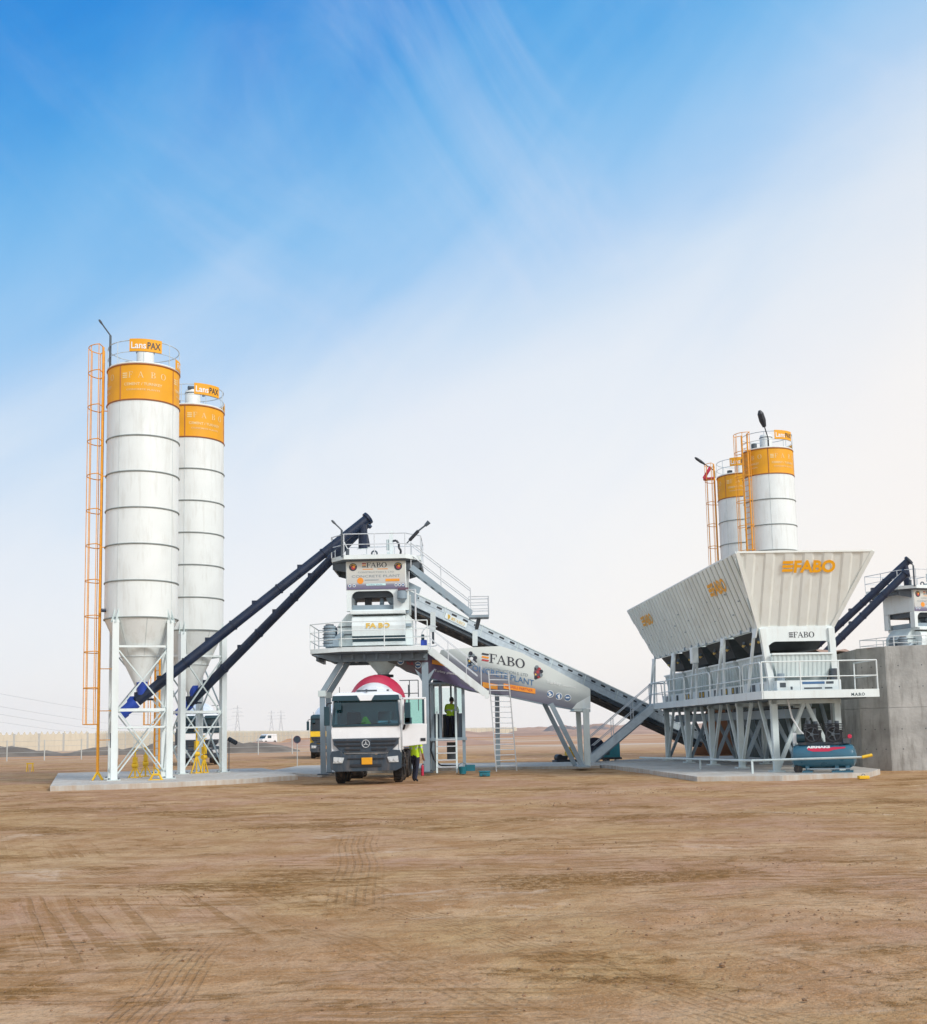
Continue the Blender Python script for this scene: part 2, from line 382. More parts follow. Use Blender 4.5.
def ground_material():
    m, nt, b = new_mat('desert_dirt'); N = nt.nodes; L = nt.links
    def mth(op, a, b_=None, c=None):
        n = N.new('ShaderNodeMath'); n.operation = op
        for i, x in enumerate((a, b_, c)):
            if x is None: continue
            if isinstance(x, (int, float)): n.inputs[i].default_value = x
            else: L.new(x, n.inputs[i])
        return n.outputs[0]
    geo = N.new('ShaderNodeNewGeometry'); pos = geo.outputs['Position']
    sp = N.new('ShaderNodeSeparateXYZ'); L.new(pos, sp.inputs[0]); X, Y, Z = sp.outputs
    def nz(sc, det=6, rough=.6, mscale=(1, 1, 1), rot=0, dist=0, off=0):
        mp = N.new('ShaderNodeMapping'); mp.inputs['Scale'].default_value = mscale; mp.inputs['Rotation'].default_value = (0, 0, rot); mp.inputs['Location'].default_value = (off, off * .7, 0)
        L.new(pos, mp.inputs['Vector'])
        n = N.new('ShaderNodeTexNoise'); n.inputs['Scale'].default_value = sc; n.inputs['Detail'].default_value = det; n.inputs['Roughness'].default_value = rough; n.inputs['Distortion'].default_value = dist
        L.new(mp.outputs[0], n.inputs['Vector']); return n.outputs['Fac']
    def step(v, a, b_, lo=0, hi=1):
        r = N.new('ShaderNodeMapRange'); r.interpolation_type = 'SMOOTHSTEP'; r.inputs['From Min'].default_value = a; r.inputs['From Max'].default_value = b_; r.inputs['To Min'].default_value = lo; r.inputs['To Max'].default_value = hi
        L.new(v, r.inputs['Value']); return r.outputs[0]
    def mix(f, c1, c2):
        x = N.new('ShaderNodeMixRGB')
        if isinstance(f, (int, float)): x.inputs['Fac'].default_value = f
        else: L.new(f, x.inputs['Fac'])
        for i, c in ((1, c1), (2, c2)):
            if isinstance(c, tuple): x.inputs[i].default_value = (*c, 1)
            else: L.new(c, x.inputs[i])
        return x.outputs[0]
    big = nz(.16, 4, .6, (1, .9, 1), dist=.3)
    med = nz(1.3, 6, .72, (.9, .8, 1), .06, .15)
    fine = nz(6, 5, .72, (.8, 1, 1))
    grit = nz(38, 3, .7)
    col = mix(step(big, .38, .62), (.50, .325, .235), (.53, .365, .215))
    col = mix(step(med, .42, .60, 0, .75), col, (.38, .225, .125))
    col = mix(step(nz(.55, 5, .65, (.7, 1, 1), -.05, .3, 9), .50, .64, 0, .6), col, (.63, .45, .30))
    col = mix(step(fine, .50, .66, 0, .6), col, (.34, .20, .11))
    col = mix(step(fine, .30, .42, .35, 0), col, (.64, .46, .32))
    col = mix(step(grit, .54, .66, 0, .5), col, (.27, .155, .08))
    col = mix(step(grit, .32, .46, .4, 0), col, (.68, .50, .35))
    # churned damp patches: crumbs of dark soil, thick in places
    patch = step(nz(.34, 6, .75, (.6, 1, 1), .03, .3, 21), .53, .62)
    crumb = step(nz(11, 4, .8, (.8, .8, 1), 0, 0, 5), .48, .55)
    col = mix(mth('MULTIPLY', mth('MULTIPLY', patch, crumb), .85), col, (.20, .11, .05))
    col = mix(mth('MULTIPLY', patch, .38), col, (.33, .19, .085))
    # long scrape and rut lines left by turning vehicles
    for k, (rot, off, lo) in enumerate(((.06, 3, .52), (-.32, 17, .56), (1.15, 31, .62), (-.9, 44, .66))):
        mpa = N.new('ShaderNodeMapping'); mpa.inputs['Rotation'].default_value = (0, 0, rot); mpa.inputs['Location'].default_value = (off, off, 0); L.new(pos, mpa.inputs['Vector'])
        mpb = N.new('ShaderNodeMapping'); mpb.inputs['Scale'].default_value = (.16, 6.5, 1); L.new(mpa.outputs[0], mpb.inputs['Vector'])
        ng = N.new('ShaderNodeTexNoise'); ng.inputs['Scale'].default_value = 1; ng.inputs['Detail'].default_value = 3; ng.inputs['Roughness'].default_value = .6; ng.inputs['Distortion'].default_value = .25; L.new(mpb.outputs[0], ng.inputs['Vector'])
        area = step(nz(.16, 3, .6, (1, 1, 1), 0, .4, 50 + 13 * k), lo - .06, lo + .06)
        ln_s = mth('MULTIPLY', mth('MULTIPLY', step(ng.outputs['Fac'], .53, .60), area), step(fine, .34, .52))
        col = mix(mth('MULTIPLY', ln_s, .62), col, (.29, .17, .085))
        lt_s = mth('MULTIPLY', step(ng.outputs['Fac'], .44, .39), area)
        col = mix(mth('MULTIPLY', lt_s, .18), col, (.68, .50, .35))
        scr = ln_s if k == 0 else mth('ADD', scr, ln_s)
    # pale dried crust
    crust = mth('MULTIPLY', step(nz(.30, 5, .7, (.6, 1, 1), -.02, .8, 33), .60, .68), step(fine, .6, .45))
    col = mix(mth('MULTIPLY', crust, .5), col, (.66, .53, .43))
    # wheel tracks: bundles of fine tread lines
    tracks = [  # x0, y0, heading (deg from +Y), width, curve, length
        (-2.05, 5.0, -2, .55, .004, 5.0), (-1.25, 5.0, -7, .5, .004, 5.5), (.57, 6.76, -25.5, .62, .012, 4.5), (1.5, 7.3, -24, .6, .010, 5.5), (1.75, 6.3, -33, .5, .01, 3),
        (-1.3, 13, -3, .75, .004, 9), (-5.0, 15.5, -38, .6, .01, 6), (.2, 12.3, 86, .55, .004, 5), (.6, 11.0, 84, .5, .003, 7), (1.5, 25, 88, .6, .002, 12), (3.3, 6.8, 65, .5, .0, 3.5), (-9, 21, 80, .6, .002, 12)]
    bumpsum = None; dark = None
    wob = mth('MULTIPLY', mth('SUBTRACT', nz(.10, 2, .5), .5), 1.0)
    for i, (x0, y0, hd, wd, cv, ln_) in enumerate(tracks):
        dx, dy = math.sin(R(hd)), math.cos(R(hd)); nx, ny = dy, -dx
        a = mth('SUBTRACT', X, x0); c = mth('SUBTRACT', Y, y0)
        lon = mth('ADD', mth('MULTIPLY', a, dx), mth('MULTIPLY', c, dy))
        lat = mth('ADD', mth('ADD', mth('MULTIPLY', a, nx), mth('MULTIPLY', c, ny)), wob)
        if cv: lat = mth('ADD', lat, mth('MULTIPLY', mth('MULTIPLY', lon, lon), cv))
        ln = mth('ABSOLUTE', lat)
        msk = step(ln, wd * .36, wd * .56, 1, 0)
        gate = step(nz(.16, 2, .6, (1, 1, 1), 0, 0, 11 + 7 * i), .36, .50)
        msk = mth('MULTIPLY', mth('MULTIPLY', msk, gate), mth('MULTIPLY', step(lon, ln_ * .8, ln_ * 1.1, 1, 0), step(lon, -1.6, -.6)))
        line = step(mth('SINE', mth('MULTIPLY', lat, 90 - (i % 3) * 14)), -.1, .9, -.6, 1)
        cross = mth('SINE', mth('ADD', mth('MULTIPLY', lon, 42), mth('MULTIPLY', ln, 30)))
        pat = mth('MULTIPLY', mth('ADD', mth('MULTIPLY', line, .7), mth('MULTIPLY', cross, .3)), msk)
        d = mth('MULTIPLY', msk, mth('ADD', mth('MULTIPLY', line, .5), .5))
        bumpsum = pat if bumpsum is None else mth('ADD', bumpsum, pat)
        dark = d if dark is None else mth('MAXIMUM', dark, d)
    col = mix(mth('MULTIPLY', mth('MULTIPLY', dark, step(nz(3.5, 4, .7, (1, 1, 1), 0, 0, 2), .42, .56)), .55), col, (.27, .16, .085))
    # far plain: pale graded tracks and reddish spoil, in broad cross bands
    far = step(Y, 70, 130)
    band = nz(.012, 6, .6, (.25, 1.6, 1), .04, 1.5, 3)
    fcol = mix(step(band, .42, .56), (.50, .30, .20), (.62, .46, .34))
    fcol = mix(step(nz(.03, 6, .6, (.3, 1.5, 1), -.03, 1, 14), .56, .66, 0, .8), fcol, (.62, .55, .48))
    fcol = mix(step(nz(.05, 6, .6, (.3, 1.3, 1), .02, 1, 40), .58, .68, 0, .7), fcol, (.30, .20, .13))
    col = mix(far, col, fcol)
    hsv = N.new('ShaderNodeHueSaturation'); hsv.inputs['Saturation'].default_value = 1.18; hsv.inputs['Value'].default_value = .98; L.new(col, hsv.inputs['Color'])
    L.new(hsv.outputs[0], b.inputs['Base Color'])
    b.inputs['Roughness'].default_value = .95; b.inputs['Specular IOR Level'].default_value = .15
    hgt = mth('ADD', mth('MULTIPLY', fine, 1.4), mth('MULTIPLY', grit, .45))
    hgt = mth('ADD', hgt, mth('MULTIPLY', mth('MULTIPLY', bumpsum, -.22), step(fine, .35, .55)))
    hgt = mth('ADD', hgt, mth('MULTIPLY', mth('MULTIPLY', patch, crumb), .5))
    hgt = mth('ADD', hgt, mth('MULTIPLY', med, 1.6))
    hgt = mth('ADD', hgt, mth('MULTIPLY', scr, -.35))
    bp = N.new('ShaderNodeBump'); bp.inputs['Strength'].default_value = .85; bp.inputs['Distance'].default_value = .035
    L.new(hgt, bp.inputs['Height']); L.new(bp.outputs[0], b.inputs['Normal'])
    return m
M['dirt'] = ground_material()

def ground():
    ys = [-12.]; y = -12.
    while y < 3: y += 1.0; ys.append(y)
    d = .055
    while y < 4200: y += max(.055, (y - 2) * .0105); ys.append(y)
    nx = 340; vs = []; fs = []
    for y in ys:
        hw = 12 + 1.15 * max(y, 4)
        for i in range(nx + 1):
            s = 2 * i / nx - 1; x = hw * s
            fl = min(1, max(0, (70 - y) / 20)) if y < 70 else 0
            z = 0.0
            if y > 3 and y < 120:
                z = .035 * noise.noise(Vector((x * .25, y * .4, 0))) + .024 * noise.noise(Vector((x * .9, y * 1.2, 3))) + .012 * noise.noise(Vector((x * 2.6, y * 3.2, 5)))
                z *= 1 if y < 36 else .6
            elif y >= 120:
                z = min(1, (y - 120) / 150) * .5 * noise.noise(Vector((x * .01, y * .014, 9)))
            if y > 60:   # low spoil mounds and graded banks of the open desert
                k = min(1, (y - 60) / 60)
                n = noise.noise(Vector((x * .012, y * .03, 2)))
                z += k * max(0, n - .12) * 1.2
            z -= .02
            vs.append((x, y, z))
    for j in range(len(ys) - 1):
        for i in range(nx):
            a = j * (nx + 1) + i; fs.append((a, a + 1, a + nx + 2, a + nx + 1))
    me = bpy.data.meshes.new('ground'); me.from_pydata(vs, [], fs); me.materials.append(M['dirt'])
    me.polygons.foreach_set('use_smooth', [True] * len(fs))
    o = bpy.data.objects.new('ground', me); COL.objects.link(o); structure(o)
ground()

# loose clods and stones: uncountable
def clods():
    mb = MB(); r = random.Random(3)
    cl = [(r.uniform(-9, 12), r.uniform(6, 34)) for _ in range(26)] + [(3.4, 10.6), (-2.8, 9.2), (1.5, 10.2), (2.2, 8.3)]
    m = mat('dirt_clod', (.30, .18, .10), .95, var=.3, scale=9)
    ico = [(0, 0, 1), (.89, 0, .45), (.28, .85, .45), (-.72, .53, .45), (-.72, -.53, .45), (.28, -.85, .45), (.72, .53, -.45), (-.28, .85, -.45), (-.89, 0, -.45), (-.28, -.85, -.45), (.72, -.53, -.45)]
    fc = [(0, 1, 2), (0, 2, 3), (0, 3, 4), (0, 4, 5), (0, 5, 1), (1, 6, 2), (2, 7, 3), (3, 8, 4), (4, 9, 5), (5, 10, 1), (2, 6, 7), (3, 7, 8), (4, 8, 9), (5, 9, 10), (1, 10, 6)]
    for k in range(3400):
        if r.random() < .62:
            c = r.choice(cl); x = c[0] + r.gauss(0, .55); y = c[1] + r.gauss(0, .35); s = abs(r.gauss(0, .007)) + .002
        else:
            y = 5.5 + 30 * r.random() ** 1.2; x = r.uniform(-.5, .5) * y * 1.1; s = abs(r.gauss(0, .006)) + .003
        if r.random() < .003: s *= 2.2
        if y < 5: continue
        mb.faces([(x + s * a * r.uniform(.7, 1.5), y + s * b * r.uniform(.7, 1.4), -.01 + s * .3 + s * .8 * c * r.uniform(.7, 1.1)) for a, b, c in ico], fc, m)
    o = mb.build('loose_clods', smooth=0); o['kind'] = 'stuff'; o['label'] = 'small brown dirt clods and stones scattered on the bare ground'
clods()

# concrete slabs
def slab(name, pts, z):
    mb = MB(); top = [(p.x, p.y, z) for p in pts]; bot = [(p.x, p.y, -.12) for p in pts]
    n = len(pts); mb.faces(top + bot, [tuple(range(n)), tuple(range(2 * n - 1, n - 1, -1))] + [(k, n + k, n + (k + 1) % n, (k + 1) % n) for k in range(n)], 'slab')
    return structure(mb.build(name, bevel=.012, smooth=0))
slab('silo_pad', [G(x, y, .16) for x, y in ((50, 786), (120, 784), (175, 782), (240, 779), (298, 775), (280, 771), (262, 768), (58, 773))], .16)
slab('mixer_pad', [G(x, y, .10) for x, y in ((264, 771.5), (322, 774.5), (340, 772), (425, 768), (600, 765.5), (600, 761.5), (420, 763.5), (330, 765), (300, 765.5))], .10)
slab('bin_pad', [G(x, y, .14) for x, y in ((588, 763), (632, 767.5), (697, 776.5), (782, 775.5), (869, 772.5), (880, 769))] + [Vector((14.3, 50, 0)), Vector((13.6, 60, 0)), G(664, 757.5, .14), G(600, 761.2, .14)], .14)

# hills: far low ridge and spoil
def ridge(name, x0, x1, y, w, h, seed, m='dirt', n=70):
    mb = MB(); vs = []; fs = []; k = 9
    for i in range(n + 1):
        x = x0 + (x1 - x0) * i / n; e = min(1, min(i, n - i) / 8)
        hh = h * e * (.55 + .6 * noise.noise(Vector((i * .16, seed, 0))) + .3 * noise.noise(Vector((i * .6, seed, 4))) + .25)
        for j in range(k + 1):
            t = j / k; z = max(0, hh) * math.sin(math.pi * t) ** .8 * (1 + .15 * noise.noise(Vector((i * .4, j * .9, seed))))
            vs.append((x, y + w * (t - .5), -.05 + z))
    for i in range(n):
        for j in range(k):
            a = i * (k + 1) + j; fs.append((a, a + 1, a + k + 2, a + k + 1))
    mb.faces(vs, fs, m); return structure(mb.build(name, smooth=70))
M['spoil_dark'] = mat('dark_spoil', (.20, .165, .13), .95, var=.35, scale=.5, bump=.5)
M['spoil_red'] = mat('red_spoil', (.46, .29, .21), .95, var=.25, scale=.08, bump=.5)
M['far_rock'] = mat('far_rock', (.22, .19, .18), .95, var=.2, scale=.05)
ridge('hill', -62, -14, 112, 9, 1.35, 1.5, 'spoil_dark')
ridge('hill', -60, 70, 330, 60, 1.9, 4.2, 'spoil_red', 120)
ridge('hill', 18, 140, 250, 40, 1.5, 7.7, 'spoil_red', 120)
ridge('hill', -180, 400, 900, 90, 4.5, 12.1, 'spoil_red', 160)
ridge('hill', 40, 82, 640, 40, 3.6, 2.2, 'far_rock', 50)
ridge('hill', -44, 6, 150, 10, 1.0, 3.1, 'spoil_red', 60)
ridge('hill', -9, 2.5, 75, 5, .30, 5.1, 'dirt', 40)
# ================================================================= CEMENT SILOS
Z0, Z1, RS = 6.09, 15.93, 1.38          # barrel bottom, top, radius
def lamp(root, loc, arm, name='floodlight', head=(.34, .13), dark='steel_d', post=1.3):
    """mast bolted to a rail with an angled arm and a long lamp head"""
    l = Vector(loc); a = Vector(arm)
    mb = MB(); mb.tube(l, l + Vector((0, 0, post)), .045, dark); mb.tube(l + Vector((0, 0, post)), l + Vector((0, 0, post)) + a, .03, dark)
    p = mb.build(name, root)
    e = l + Vector((0, 0, post)) + a; d = a.normalized()
    h = MB(); h.tube(e - d * .05, e + d * head[0] * .35, head[1] * .3, dark, 8, head[1] * .55); h.tube(e + d * head[0] * .35, e + d * head[0] * .8, head[1] * .55, dark, 8, head[1] * .5); h.tube(e + d * head[0] * .8, e + d * head[0], head[1] * .5, dark, 8, head[1] * .2)
    h.build('lamp_head', p)
def make_silo(label, loc, rz):
    root = thing('cement_silo', label, 'silo', loc, rz, 'cement silos')
    nseg = 7; hseg = (Z1 - Z0) / nseg; zb = Z1 - hseg
    b = MB(); b.lathe([(RS, Z0), (RS, zb)], 'silo', 64)
    for a in (232, 324, 60, 140):       # vertical weld seams
        t = R(a); b.beam((RS * math.cos(t), RS * math.sin(t), Z0), (RS * math.cos(t), RS * math.sin(t), zb), .035, .012, 'silo_weld')
    b.lathe([(RS, Z1), (RS * .6, Z1 + .12), (.02, Z1 + .2)], 'silo', 64)
    body = b.build('barrel', root)
    y = MB(); y.lathe([(RS + .004, zb), (RS + .004, Z1)], 'yellow', 64)
    for a in (232, 324):
        t = R(a); y.beam((RS * math.cos(t), RS * math.sin(t), zb), (RS * math.cos(t), RS * math.sin(t), Z1), .05, .03, 'yellow_dark')
    band = y.build('yellow_band', root)
    t = MB()
    for base in (-90, 0, 90, 180):
        def bend(x, z, base=base):
            rr = RS + .012; a = R(base) + x / rr; return Vector((rr * math.cos(a), rr * math.sin(a), zb + z))
        # widely spaced capitals across the band with two smaller lines below
        for i in range(3):
            t.poly([bend(a, q) for a, q in ((-.82, .86 + i * .08), (-.62, .86 + i * .08), (-.62, .91 + i * .08), (-.82, .91 + i * .08))], 'band_txt')
        xs = [-.58, -.20, .28, .68]
        for (polys, adv), x0 in zip(SERIF, xs):
            for pl in polys: t.poly([bend(x0 + .24 * a, .86 + .24 * q) for a, q in pl], 'band_txt')
        text(t, 'CEMENT / TURNKEY', None, None, None, .15, 'band_txt', 'CENTER', .004, lambda x, z: bend(x, z + .56), 1.5)
        text(t, 'CONCRETE PLANTS', None, None, None, .09, 'band_txt', 'CENTER', .002, lambda x, z: bend(x, z + .36), 1.3)
    t.build('lettering', band, smooth=0)
    for i in range(nseg + 1):
        z = Z0 + i * hseg
        part('seam_ring', root, lambda m: m.ring((0, 0, z), RS + .012, .030, 'yellow_dark' if i >= nseg - 1 else 'silo_seam', 64, tn=6))
    c = MB(); c.lathe([(RS, Z0), (.74, 4.65)], 'silo', 48); c.lathe([(.74, 4.65), (.17, 3.45), (.17, 3.3)], 'silo', 48)
    c.ring((0, 0, 4.65), .745, .022, 'silo_weld', 40)
    for a in range(0, 360, 45):
        t_ = R(a + 10); c.beam((RS * math.cos(t_), RS * math.sin(t_), Z0), (.74 * math.cos(t_), .74 * math.sin(t_), 4.65), .03, .012, 'silo_weld')
    cone = c.build('cone', root)
    g = MB(); g.tube((0, 0, 3.3), (0, 0, 3.08), .24, 'blue', 16); g.box(-.2, .2, -.2, .2, 2.95, 3.1, 'blue'); g.tube((.2, 0, 3.02), (.5, 0, 3.02), .04, 'blue'); g.build('outlet_gate', cone)
    hs = 1.0; LG = [(sx * hs, sy * hs) for sx, sy in ((-1, -1), (1, -1), (1, 1), (-1, 1))]
    rot = Matrix.Rotation(R(5), 2)
    LG = [tuple(rot @ Vector(p)) for p in LG]
    for (lx, ly) in LG:
        l = MB(); d = Vector((lx, ly, 0)).normalized()
        l.beam((lx, ly, .02), (lx, ly, 6.0), .24, .24, 'steel_w', (math.cos(R(5)), math.sin(R(5)), 0))
        l.box(lx - .24, lx + .24, ly - .24, ly + .24, .0, .035, 'steel')
        for s in (-1, 1):
            q = Vector((-d.y, d.x, 0)) * .09 * s; a = Vector((lx, ly, 0)) + q
            l.hexa([a + Vector((0, 0, 5.9)) - d * .13, a + Vector((0, 0, 5.9)) + d * .16, a + Vector((0, 0, 5.9)) + d * .16 + q * .2, a + Vector((0, 0, 5.9)) - d * .13 + q * .2],
                   [a + Vector((0, 0, 6.45)) - d * .16, a + Vector((0, 0, 6.45)) - d * .04, a + Vector((0, 0, 6.45)) - d * .04 + q * .2, a + Vector((0, 0, 6.45)) - d * .16 + q * .2], 'steel')
        for k in range(4): l.tube((lx + (.18 if k & 1 else -.18), ly + (.18 if k & 2 else -.18), .03), (lx + (.18 if k & 1 else -.18), ly + (.18 if k & 2 else -.18), .08), .022, 'steel_d', 6)
        l.build('leg', root)
    for i in range(4):
        a = Vector((*LG[i], 0)); b_ = Vector((*LG[(i + 1) % 4], 0)); e = (b_ - a).normalized() * .13
        for z, w in ((2.6, .11), (1.95, .06), (5.0, .08)):
            part('cross_beam', root, lambda m: m.beam(a + e + Vector((0, 0, z)), b_ - e + Vector((0, 0, z)), w * .8, w, 'steel_w'))
        for (z0, z1) in ((2.62, 4.85), (.25, 2.58)):
            x = MB(); n_ = (b_ - a).cross(Vector((0, 0, 1))).normalized() * .04
            x.beam(a + e + Vector((0, 0, z0)) + n_, b_ - e + Vector((0, 0, z1)) + n_, .05, .05, 'steel'); x.beam(b_ - e + Vector((0, 0, z0)) - n_, a + e + Vector((0, 0, z1)) - n_, .05, .05, 'steel')
            x.build('diagonal_brace', root)
    # guard rail on the roof, vent filter and sign boards
    rl = MB(); pts = [(RS * math.cos(R(a)), RS * math.sin(R(a)), Z1 + .03) for a in range(0, 360, 15)]
    for h, rr in ((.95, .020), (.5, .015)): rl.ring((0, 0, Z1 + h), RS - .02, rr, 'galv', 48)
    for p in pts[::3]: rl.tube(p, (p[0], p[1], Z1 + .95), .016, 'galv', 6)
    rl.ring((0, 0, Z1 + .06), RS - .02, .045, 'bin', 48)
    rl.build('guard_rail', root)
    def roofsign(a0, a1, z0, z1, label, txt=None):
        s = MB(); rr = RS + .015; n = 10
        for i in range(n):
            p0, p1 = R(a0 + (a1 - a0) * i / n), R(a0 + (a1 - a0) * (i + 1) / n)
            q = lambda t, r_, z: (r_ * math.cos(t), r_ * math.sin(t), z)
            s.hexa([q(p0, rr, z0), q(p1, rr, z0), q(p1, rr + .02, z0), q(p0, rr + .02, z0)], [q(p0, rr, z1), q(p1, rr, z1), q(p1, rr + .02, z1), q(p0, rr + .02, z1)], 'yellow')
        sg = s.build('sign_board', root)
        if txt:
            for (word, mm, x_, w_) in txt:
                tb = MB(); text(tb, word, None, None, None, (z1 - z0) * .75, mm, 'LEFT', .006, lambda x, z: Vector(((rr + .03) * math.cos(R(a0) + (x + x_) / rr), (rr + .03) * math.sin(R(a0) + (x + x_) / rr), z + z0 + (z1 - z0) * .22)), w_)
                tb.build('lettering', sg, smooth=0)
    roofsign(-112, -61, Z1 + .50, Z1 + 1.0, '', (('Lans', 'print_w', .07, .56), ('PAX', 'ink', .68, .50)))
    roofsign(-30, 8, Z1 + .08, Z1 + .48, '', (('FABO', 'print_w', .12, .7),))
    f = MB(); f.lathe([(.0, Z1 + 1.12), (.30, Z1 + 1.08), (.34, Z1 + 1.0), (.34, Z1 + .1)], 'silo', 24, (.05, .1, 0)); f.ring((.05, .1, Z1 + .92), .345, .02, 'steel_d', 24)
    f.lathe([(.0, Z1 + .62), (.16, Z1 + .58), (.16, Z1 + .1)], 'steel_d', 16, (-.6, .35, 0)); f.build('vent_filter', root)
    # ladder on the -x side with its safety cage
    xl = -(RS + .16); ld = MB()
    for s in (-.24, .24): ld.tube((xl, s, .25), (xl, s, Z1 + .95), .045, 'ladder_y', 8)
    z = .5
    while z < Z1 + .6: ld.tube((xl, -.24, z), (xl, .24, z), .016, 'ladder_y', 6); z += .3
    for z in (1.5, 2.6, 4.2, 6.4, 8.9, 11.7, 14.3): ld.beam((xl, -.24, z), (xl + .22 if z > 6 else -hs, -.24, z), .04, .03, 'ladder_y')
    lad = ld.build('ladder', root)
    cg = MB(); z = 2.1; cz = []
    while z < Z1 + .3: cz.append(z); z += 1.375
    cz.append(Z1 + .95)
    for z in cz: cg.ring((xl + .1, 0, z), .66, .019, 'ladder_y', 16, 110, 250)
    for z in cz: cg.tube((xl, .24, z), (xl - .125, .62, z), .019, 'ladder_y', 6); cg.tube((xl, -.24, z), (xl - .125, -.62, z), .019, 'ladder_y', 6)
    for a in (112, 146, 180, 214, 248):
        t_ = R(a); cg.tube((xl + .1 + .66 * math.cos(t_), .66 * math.sin(t_), 2.1), (xl + .1 + .66 * math.cos(t_), .66 * math.sin(t_), cz[-1]), .017, 'ladder_y', 6)
    cg.build('safety_cage', lad)
    ft = MB()
    for s in (-.24, .24): ft.beam((xl, s, .3), (xl - .16, s - .3, .0), .05, .05, 'bollard_y'); ft.beam((xl, s, .3), (xl + .2, s - .3, .0), .05, .05, 'bollard_y')
    ft.build('foot_bracket', lad)
    cd = MB(); cd.tube((-1.32, -.45, 6.42), (-1.46, -.5, 6.42), .07, 'blue', 10); cd.build('level_sensor', body)
    bx = MB(); bx.box(LG[0][0] - .16, LG[0][0] + .1, LG[0][1] + .14, LG[0][1] + .3, 1.2, 1.75, 'steel_d'); bx.build('control_box', root)
    return root
S1 = Vector((P(142.5, 500, 44.5).x, 44.5, .16)); S2 = Vector((P(192, 500, 50.2).x, 50.2, .16))
silo = make_silo('tall white yellow-banded silo, nearest of the left pair, with orange ladder at its left', S1, R(15))
lamp(silo, (-1.27, -.5, Z1 + .05), (-.32, -.1, .42), head=(.2, .09))
s2 = dup(silo, S2, R(38), 'tall white silo standing right behind the nearest one of the left pair', skip=('floodlight',))
mb = MB(); mb.tube((-.25, -.1, Z1 + 1.12), (.45, -.1, Z1 + 1.2), .09, 'steel_d', 10); mb.tube((.42, -.1, Z1 + 1.2), (.5, -.1, Z1 + .85), .07, 'steel_d', 10); mb.build('filter_pipe', s2)
S3 = Vector((P(769.5, 500, 63.0).x, 63.0, .80)); S4 = Vector((P(741, 500, 69.5).x, 69.5, .87))
s3 = dup(silo, S3, R(25), 'white silo with yellow band behind the cream bin, right of its pair, big black lamp', skip=('floodlight', 'control_box'))
s4 = dup(silo, S4, R(-15), 'white silo with yellow band behind the cream bin, left of its pair, partly hidden', skip=('floodlight', 'control_box'))
lamp(s3, (-.72, -1.0, Z1 + .05), (-.30, -.10, .62), head=(.90, .34), dark='black', post=.55)
lamp(s4, (-1.5, -.1, Z1 + .1), (-.6, -.2, .45), head=(.7, .18), dark='black', post=.45)
mb = MB(); mb.box(-2.2, -1.55, -.3, .3, Z1 + .05, Z1 + .13, 'red'); mb.beam((-2.2, -.3, Z1 + .1), (-1.75, -.3, Z1 + .8), .09, .09, 'red'); mb.beam((-2.2, .3, Z1 + .1), (-1.75, .3, Z1 + .8), .09, .09, 'red'); mb.build('red_bracket', s4)

# ================================================================= SCREW CONVEYORS
def screw(label, a, b, r=.195, spout=None, parent_z=None, group='screw conveyors'):
    a = Vector(a); b = Vector(b); root = thing('screw_conveyor', label, 'conveyor', (a.x, a.y, 0), 0, group)
    d = (b - a).normalized(); Ln = (b - a).length
    t = MB(); t.tube(a, b, r, 'blue', 20)
    for k in range(1, 5): c = a + d * Ln * k / 5; t.tube(c - d * .03, c + d * .03, r + .03, 'blue', 20)
    t.tube(b - d * .02, b + d * .1, r + .07, 'blue', 20)
    t.build('tube', root, world=True)
    for k in (1, 2, 3, 4):
        c = a + d * Ln * (k - .5) / 5; part('inspection_hatch', root, lambda m: m.box(c.x - .16, c.x + .16, c.y - .12, c.y + .12, c.z + r * .2, c.z + r + .05, 'blue'), world=True)
    m_ = MB(); m_.tube(a - d * .55, a - d * .05, r * 1.05, 'blue_l', 16, r * 1.2); m_.tube(a - d * .75, a - d * .55, r * 1.2, 'blue_l', 16)
    m_.box(a.x - .34, a.x - .1, a.y - .16, a.y + .16, a.z - .14, a.z + .2, 'blue_l')
    m_.build('motor', root, world=True)
    i_ = MB(); i_.tube(a + d * .25 + Vector((0, 0, .02)), a + d * .25 + Vector((-.02, 0, .58)), .17, 'blue_l' if group else 'blue', 14, .22); i_.build('inlet', root, world=True)
    if spout:
        s_ = MB(); e = Vector(spout); top = b - d * .28
        s_.tube(top, top.lerp(e, .35) + Vector((.03, 0, 0)), .19, 'blue', 14); s_.tube(top.lerp(e, .35) + Vector((.03, 0, 0)), e, .19, 'blue', 14); s_.tube(e.lerp(top, .02), e, .26, 'steel', 14)
        s_.build('discharge_spout', root, world=True)
    return root
def atsilo(S, dx, dy, z): return Vector((S.x + dx, S.y + dy, z))
a1 = P(137, 701.5, 44.3); b1 = P(367, 519, 46.9)
screw('upper navy blue screw conveyor tube from the nearest left silo to the mixing tower top', a1, b1, spout=P(363, 549, 47.0))
a2 = P(190, 703, 50.2); b2 = P(366, 524, 47.6)
screw('lower navy blue screw conveyor tube from the rear left silo to the mixing tower top', a2, b2, spout=P(366, 548, 47.8))

